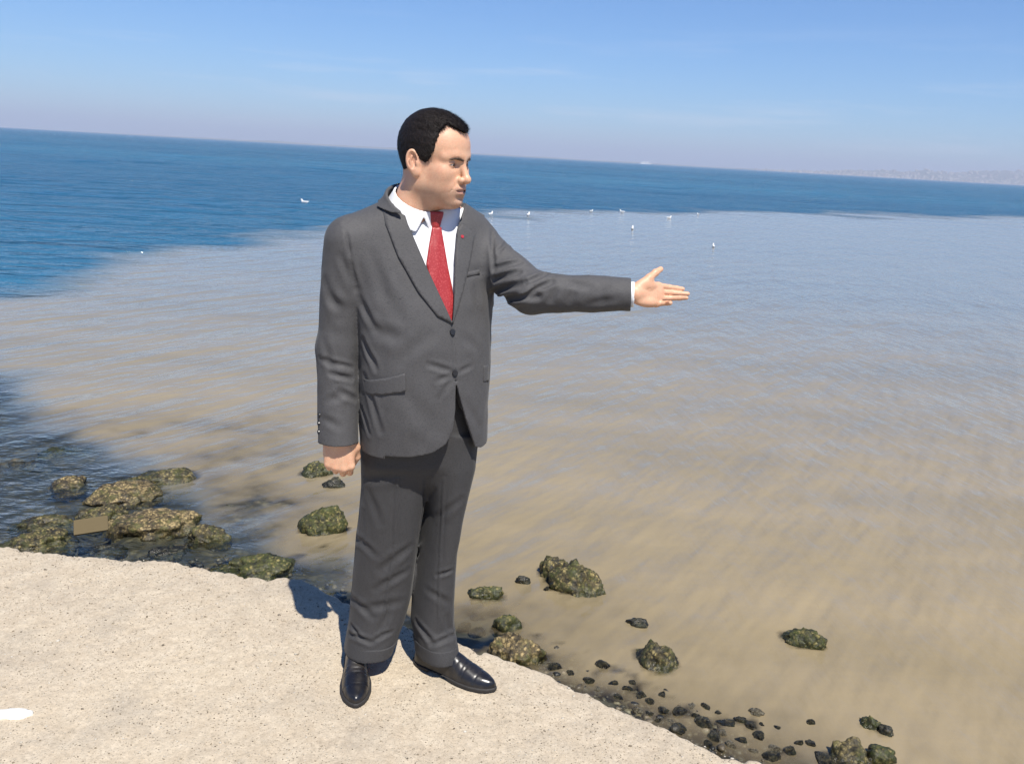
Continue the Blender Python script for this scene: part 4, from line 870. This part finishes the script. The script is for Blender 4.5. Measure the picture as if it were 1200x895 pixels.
# ---- shirt, collar, tie
SH_TOP = NCc[2] - .02
shirt_body = lambda P: smax(np.maximum(torso(P, grow=-.0165), np.maximum(P[:, 2] - SH_TOP, aty(520, 420, 2.3)[2] - P[:, 2])), -neck_fn(P) - .004, .006) + .0012 * vnoise(P * 24)
cuffc = lambda P: np.maximum(np.maximum(cone(P, LW - LDIR * .06, LW + LDIR * .05, .036, .0335), -cone(P, LW - LDIR * .06, LW + LDIR * .05, .0325, .030)), np.maximum((P - LW) @ LDIR - .010, -.05 - (P - LW) @ LDIR))
SV = mesh_sdf(shirt_body, (-0.52, 2.2, .84), (-0.02, 2.62, 1.50), .005); SCF = mesh_sdf(cuffc, LW - .09, LW + .09, .0022)
shirt = mlink('shirt', *SV, M_SHIRT, person); mlink('shirt_cuff', *SCF, M_SHIRT, shirt)
def collar_fn(P):
    h = (P - NCc) @ CN; r = neck_fn(P); fl = np.clip(-h, 0, .06) * .22
    d = np.abs(r - .0070 - fl) - .0028; d = np.maximum(d, np.maximum(h - .004, -.046 - h)); u = (P - NCc) @ EL; f = (P - NCc) @ EF
    gap = np.where(f > .02, np.abs(u - .003) - np.clip(-(h + .010) * .60, .0, .06), 1.0); return smax(d, -gap, .002)
mlink('collar', *mesh_sdf(collar_fn, NCc - .13, NCc + .13, .0026), M_SHIRT, shirt)
under = lambda P: np.minimum(shirt_body(P), np.maximum(neck_fn(P) - .010, (P - NCc) @ CN - .006))
ft = lambda pts: [uz(hit(under, *q)) for q in pts]
knot_c = hit(under, 510, 258)
tie_poly = ft([(506, 266), (516, 266), (521, 295), (524, 312), (529, 336), (531.5, 362), (532, 384), (527, 384), (512, 358), (505, 335), (499, 309), (502, 290)])
fold = lambda V_: .007 + .003 * np.clip(1 - np.abs(V_[:, 0] - np.interp(V_[:, 1], [z for _, z in sorted(tie_poly, key=lambda p: p[1])], [u for u, _ in sorted(tie_poly, key=lambda p: p[1])])) / .02, 0, 1)
tie = mlink('tie', *drape(under, tie_poly, TORG, EL, EF, .006, -.002, lambda V_: .0065 + .0012 * vnoise(np.stack([V_[:, 0] * 90, V_[:, 1] * 25, V_[:, 0] * 0], 1))), M_TIE, person)
def knot_fn(P):
    q = P - (knot_c + EF * .004); u, f, z = q @ EL, q @ EF, q[:, 2]; w = np.interp(z, [-.026, .024], [.0105, .0235])
    l = np.sqrt((u / w) ** 2 + (f / .013) ** 2); r = np.sqrt(u * u + f * f); return smax(r - r / np.maximum(l, 1e-4), np.abs(z - .001) - .023, .006)
mlink('knot', *mesh_sdf(knot_fn, knot_c - .05, knot_c + .05, .0022), M_TIE, tie)

# ---- jacket object with lapels, collar, flaps, buttons
jacket = mlink('jacket', JV, JF, M_SUIT, person)
surf = lambda P: jac_raw(P)
jt = lambda pts: [uz(hit(surf, *q)) for q in pts]
lap_r = V_POLY[:4]
outer_r = jt([(446, 243), (451, 262), (466, 300), (490, 342), (512, 370)])
mlink('lapel', *drape(surf, jt([(530, 379), (513.5, 343), (497, 308), (477, 262), (472.5, 248), (459, 247), (457, 251)]) + outer_r[0:1] + outer_r[1:], TORG, EL, EF, .007, -.003, .0052), M_SUIT, jacket)
mlink('lapel', *drape(surf, jt([(530, 379), (532, 344), (533, 300), (536, 268), (541, 262), (549, 268), (556, 276), (550, 310), (541, 345)]), TORG, EL, EF, .007, -.003, .0048), M_SUIT, jacket)
GV = np.array([.105, -.994, 0.0])
cp = lambda px, py, y=2.42: uzv(aty(px, py, y))
COLPOLY = [cp(472.5, 247.5), cp(460, 246), cp(443.5, 240), cp(448, 200), cp(575, 200), cp(566, 263), cp(549, 268), cp(541, 262), cp(536, 268), cp(536, 200), cp(467, 200), cp(466.5, 227)]
def jcollar_fn(P):
    h = (P - NCc) @ CN; S = smin(jac_raw(P), np.maximum(neck_fn(P) - .0215, h), .045); d = np.abs(S - .0035) - .0042; uv = (P - TORG) @ EUV; z = P[:, 2]
    back = (P - NCc) @ GV < -.025; d = np.maximum(d, h + .008)
    side = smax(d, poly_sdf(uv, z, COLPOLY), .002); rear = np.maximum(d, -.055 - h)
    return np.where(back, rear, side)
mlink('jacket_collar', *mesh_sdf(jcollar_fn, NCc - .17, NCc + .17, .0026), M_SUIT, jacket)
for pts in ([(421, 441), (474, 437), (475, 458), (424, 459)], [(566, 428), (572, 427), (572, 446), (566, 447)]):
    mlink('pocket_flap', *drape(surf, jt(pts), TORG, EL, EF, .006, -.003, .0042), M_SUIT, jacket)
mlink('breast_pocket', *drape(surf, jt([(546, 319), (561, 316), (562, 321), (547, 325)]), TORG, EL, EF, .006, -.003, .0016), M_SUIT, jacket)
def disc(name, c, n, r, th, mat, parent):
    n = np.asarray(n) / np.linalg.norm(n); bm = bmesh.new()
    bmesh.ops.create_cone(bm, cap_ends=True, segments=18, radius1=r, radius2=r * .88, depth=th)
    bmesh.ops.rotate(bm, verts=bm.verts, matrix=Vector((0, 0, 1)).rotation_difference(Vector(n)).to_matrix()); me = bpy.data.meshes.new(name); bm.to_mesh(me); bm.free()
    return link(name, me, mat, parent, tuple(c - MB))
def grad(fn, p, e=.003):
    p = np.asarray(p, np.float32); D = np.eye(3, dtype=np.float32) * e; g = np.array([fn((p + D[i])[None])[0] - fn((p - D[i])[None])[0] for i in range(3)]); return g / np.linalg.norm(g)
for q_ in ((530, 389), (533, 437)):
    p = hit(surf, *q_); g = grad(surf, p); disc('button', p + g * .003, g, .0085, .004, M_BUTTON, jacket)
for q_ in ((372.5, 486), (372, 496), (372, 506)):
    p = hit(surf, q_[0] + 2, q_[1]); g = grad(surf, p); disc('cuff_button', p + g * .002, g, .0065, .004, M_BUTTON, jacket)
p = hit(surf, 541, 277); t = NT('red_enamel'); t.principled((.35, .03, .04), .3); disc('lapel_pin', p + EF * .006, grad(surf, p), .005, .003, t.m, jacket)

trousers = mlink('trousers', TV, TF, M_TROUSER, person)
mlink('turn_up', *CR, M_TROUSER, trousers); mlink('turn_up', *CL, M_TROUSER, trousers)
for up, so in (SHR, SHL):
    s_ = mlink('shoe', *up, M_LEATHER, person); mlink('sole', *so, M_SOLE, s_)
# ================================================================== far shore, ship, gulls, grit
def ridge(name, x0, x1, dist, hpts, depth, seed, mat):
    n = 220; px = np.linspace(x0, x1, n); hh = np.interp(px, [a for a, _ in hpts], [b for _, b in hpts]); rows = []
    for k, (dy, f) in enumerate(((0, 0), (.15, .28), (.35, .6), (.6, .9), (.8, 1.0), (1.2, .8), (2.0, 0))):
        P = []
        for i, p in enumerate(px):
            q = aty(p, 200, dist + dy * depth); nzv = 1 + .35 * noise.noise(Vector((p * .03, k * .4, seed))) + .18 * noise.noise(Vector((p * .11, k * .7, seed + 5)))
            P.append((q[0], q[1], ZW - 1 + hh[i] * f * nzv + (0.6 if f else 0)))
        rows.append(P)
    V = np.array(rows).reshape(-1, 3); m = len(rows); ii = np.arange(m - 1)[:, None] * n + np.arange(n - 1)
    o = link(name, mk_mesh(name, V, np.stack([ii, ii + 1, ii + n + 1, ii + n], -1).reshape(-1, 4)), mat); tag(o, kind='structure'); return o, V.reshape(m, n, 3)
t = NT('far_hillside'); o = t.pos(); t.principled(t.ramp(t.noise(o, .004, 5), [(0.35, (0.08, 0.085, 0.07)), (0.65, (0.15, 0.14, 0.12))]), .95); M_HILL = t.m
FAR = 5600.0
hill, HV = ridge('far_hills', 880, 1420, FAR, [(880, 0), (930, 10), (960, 18), (1010, 38), (1080, 62), (1140, 84), (1200, 96), (1300, 105), (1420, 100)], 900, 2.0, M_HILL)
ridge('far_coast', 100, 500, FAR, [(100, 1.5), (170, 5), (260, 8), (330, 12), (400, 10), (470, 13), (500, 8)], 500, 7.0, M_HILL)
ridge('far_coast', 545, 885, FAR, [(545, 6), (600, 8), (680, 5), (760, 7), (820, 5), (885, 8)], 500, 9.0, M_HILL)
rng = np.random.default_rng(3); V, Fq = [], []
cube = np.array([[-1, -1, 0], [1, -1, 0], [1, 1, 0], [-1, 1, 0], [-1, -1, 1], [1, -1, 1], [1, 1, 1], [-1, 1, 1]], float); cf = np.array([[0, 1, 5, 4], [1, 2, 6, 5], [2, 3, 7, 6], [3, 0, 4, 7], [4, 5, 6, 7]])
for i in range(900):
    k = rng.random() ** 1.6 * 3.6; j = int(np.clip(219 * rng.beta(1.6, 1.2), 0, 218)); r0 = int(k); f = k - r0; q = HV[r0, j] * (1 - f) + HV[r0 + 1, j] * f
    s = np.array([rng.uniform(4, 11), rng.uniform(4, 8), rng.uniform(4, 14)]); Fq.append(cf + 8 * i); V.append(cube * s + q + np.array([rng.uniform(-14, 14), 0, -2]))
t = NT('far_houses'); o = t.pos(); t.principled(t.ramp(t.n('ShaderNodeTexWhiteNoise').outputs[0] if False else t.noise(o, .03, 2), [(0.4, (0.20, 0.165, 0.15)), (0.6, (0.30, 0.28, 0.26))]), .9)
tw = link('far_town', mk_mesh('far_town', np.vstack(V), np.vstack(Fq), False), t.m); tag(tw, 'pale hazy town spread over the far shore at the right', 'town', kind='stuff')

# white ship on the horizon
def boxm(name, size, mat, parent, loc, bev=.0, taper=None):
    bm = bmesh.new(); bmesh.ops.create_cube(bm, size=1); bmesh.ops.scale(bm, verts=bm.verts, vec=size)
    if taper:
        for v in bm.verts:
            if v.co.z < 0: v.co.x *= taper
            if v.co.x > 0: v.co.y *= .35
    if bev: bmesh.ops.bevel(bm, geom=bm.edges[:], offset=bev, segments=2)
    me = bpy.data.meshes.new(name); bm.to_mesh(me); bm.free(); return link(name, me, mat, parent, loc)
t = NT('white_ship_paint'); t.principled((.66, .66, .66), .5); M_SHIP = t.m
t = NT('ship_window_glass'); t.principled((.04, .05, .06), .2); M_SHW = t.m
sp = aty(757, 190, 3600.0); ship = bpy.data.objects.new('passenger_ship', None); COL.objects.link(ship); ship.scale = (.6, .6, .6); ship.location = (sp[0], sp[1], ZW)
tag(ship, 'small white passenger ship far out on the horizon', 'ship')
boxm('hull', (78, 13, 7), M_SHIP, ship, (0, 0, 2.6), .8, .86); boxm('superstructure', (52, 11, 6), M_SHIP, ship, (-4, 0, 9), .5); boxm('bridge', (16, 10, 4), M_SHIP, ship, (12, 0, 14), .4); boxm('funnel', (7, 5, 7), M_SHIP, ship, (-14, 0, 15), .8); boxm('window_band', (48, 11.2, 1.2), M_SHW, ship, (-4, 0, 9.4))

# gulls resting on the water
t = NT('white_feathers'); t.principled((.72, .72, .71), .7); M_GULL = t.m
t = NT('grey_feathers'); t.principled((.40, .41, .43), .7); M_GWING = t.m
t = NT('yellow_beak'); t.principled((.55, .33, .04), .5); M_BEAK = t.m
def gull_fn(P):
    d = ell(P, (0, 0, .035), (.185, .078, .075)); d = smin(d, cone(P, (-.12, 0, .06), (-.27, 0, .085), .04, .012), .03)
    d = smin(d, cone(P, (.12, 0, .06), (.165, 0, .15), .048, .036), .03); return smin(d, ell(P, (.18, 0, .175), (.050, .038, .038)), .015)
gv, gf = mesh_sdf(gull_fn, (-.32, -.12, -.06), (.28, .12, .25), .013); g_me = mk_mesh('gull', gv, gf)
def wing_fn(sg): return lambda P: np.maximum(np.maximum(gull_fn(P) - .009, -(gull_fn(P) + .006)), ell(P, (-.05, sg * .075, .075), (.19, .05, .05)))
w_me = [mk_mesh('wing', *mesh_sdf(wing_fn(sg), (-.32, -.14, -.06), (.28, .14, .25), .010)) for sg in (-1, 1)]
bv, bf = mesh_sdf(lambda P: cone(P, (.215, 0, .172), (.268, 0, .163), .012, .004), (.18, -.03, .14), (.29, .03, .2), .004); b_me = mk_mesh('beak', bv, bf)
GULLS = [(357, 238, 170, 1.0, 'white gull floating alone on blue water left of the man'), (575, 252, 60, .9, 'white gull closest to the man\'s outstretched shoulder'),
         (619, 253, 75, .95, 'white gull second out from the man\'s shoulder, above his elbow'), (693, 248, 40, .6, 'faintest tiny gull, above the man\'s forearm'),
         (729, 249, 150, .8, 'gull straight above the man\'s wrist at the plume\'s rim'), (741, 269, 80, .85, 'white gull on muddy water just above the man\'s raised thumb'),
         (784, 256, 20, .7, 'small gull above the man\'s fingertips, left of its fainter neighbour'), (818, 252, 110, .6, 'small faint gull furthest right along the plume\'s rim'),
         (836, 290, 85, .7, 'nearest white gull, on muddy water right of the man\'s hand')]
for px, py, rz, sc_, lab in GULLS:
    p = atz(px, py, ZW); g = link('gull', g_me, M_GULL, None, (p[0], p[1], ZW + .01)); g.rotation_euler = (0, 0, math.radians(rz)); g.scale = (sc_ * .62,) * 3; tag(g, lab, 'gull', 'gulls resting on the water')
    for wm in w_me: link('wing', wm, M_GWING, g)
    link('beak', b_me, M_BEAK, g)

# loose grit on the ledge
rng = np.random.default_rng(8); bm = bmesh.new(); bmesh.ops.create_icosphere(bm, subdivisions=1, radius=1); IV = np.array([v.co[:] for v in bm.verts]); IF = np.array([[v.index for v in f.verts] for f in bm.faces]); bm.free()
n = 15000; gx_ = rng.uniform(-2.3, 1.0, n); dd = rng.beta(1.0, 1.5, n) * 1.3; gy_ = edge_y(gx_) - .012 - dd; gz_ = ledge_z(gx_, gy_); sz = .0011 + .0022 * rng.random(n) ** 3 + .0028 * (rng.random(n) > .985)
V = IV[None] * (1 + .25 * rng.normal(size=(n, len(IV), 1))) * (sz[:, None, None] * np.array([1, .8, .6])) + np.stack([gx_, gy_, gz_ + sz * .2], 1)[:, None]
gm = mk_mesh('loose_grit', V.reshape(-1, 3), (IF[None] + (np.arange(n) * len(IV))[:, None, None]).reshape(-1, 3))
at_ = gm.attributes.new('tone', 'FLOAT', 'POINT'); at_.data.foreach_set('value', np.repeat(rng.random(n), len(IV)).astype(np.float32))
t = NT('grit_grains'); t.principled(t.ramp(t.attr('tone').outputs['Fac'], [(0, (0.0992, 0.0806, 0.0620)), (0.3, (0.2108, 0.1736, 0.1240)), (0.65, (0.3100, 0.2666, 0.2046)), (1, (0.4464, 0.4154, 0.3596))]), .9)
tag(link('loose_grit', gm, t.m), 'loose grit scattered over the concrete ledge', 'grit', kind='stuff')
# white plaster flake at the left
c = atz(14, 837); n = 26; rng = np.random.default_rng(2); ang = np.linspace(0, 2 * math.pi, n, endpoint=False); rr = 1 + .28 * np.array([noise.noise(Vector((math.cos(a) * 1.6, math.sin(a) * 1.6, 3.0))) for a in ang]) + .06 * rng.normal(size=n)
ring_ = lambda k, z: np.stack([.058 * k * rr * np.cos(ang), .020 * k * rr * np.sin(ang), np.full(n, z)], 1)
V = np.vstack([ring_(1, -.006), ring_(1, .002), ring_(.9, .0045), ring_(.5, .0055), [[0, 0, .0058]]]); Fl = []
for k in range(3):
    for i in range(n): j = (i + 1) % n; a0 = k * n; Fl += [[a0 + i, a0 + j, a0 + n + j], [a0 + i, a0 + n + j, a0 + n + i]]
for i in range(n): Fl.append([3 * n + i, 3 * n + (i + 1) % n, 4 * n])
t = NT('white_plaster'); t.principled((.62, .61, .57), .9, t.bump(t.noise(t.obj(), 160, 3), .5, .003)); fl = link('plaster_flake', mk_mesh('plaster_flake', V, Fl), t.m, None, (c[0], c[1], float(ledge_z(np.array([c[0]]), np.array([c[1]]))[0]) + .002))
fl.rotation_euler = (0, 0, .1); tag(fl, 'flat white plaster flake on the concrete at the far left', 'plaster flake')

# ---- haze over the sea
hz = boxm('haze', (36000, 34000, 210), None, None, (0, 8000, 99)); t = NT('thin_sea_haze'); pv = t.n('ShaderNodeVolumePrincipled'); pv.inputs['Color'].default_value = (.52, .55, .64, 1); pv.inputs['Density'].default_value = 0.00022; pv.inputs['Anisotropy'].default_value = 0.0
t.l(pv.outputs[0], t.out.inputs['Volume']); hz.data.materials.append(t.m); tag(hz, 'thin pale haze hanging over the sea', 'haze', kind='stuff')
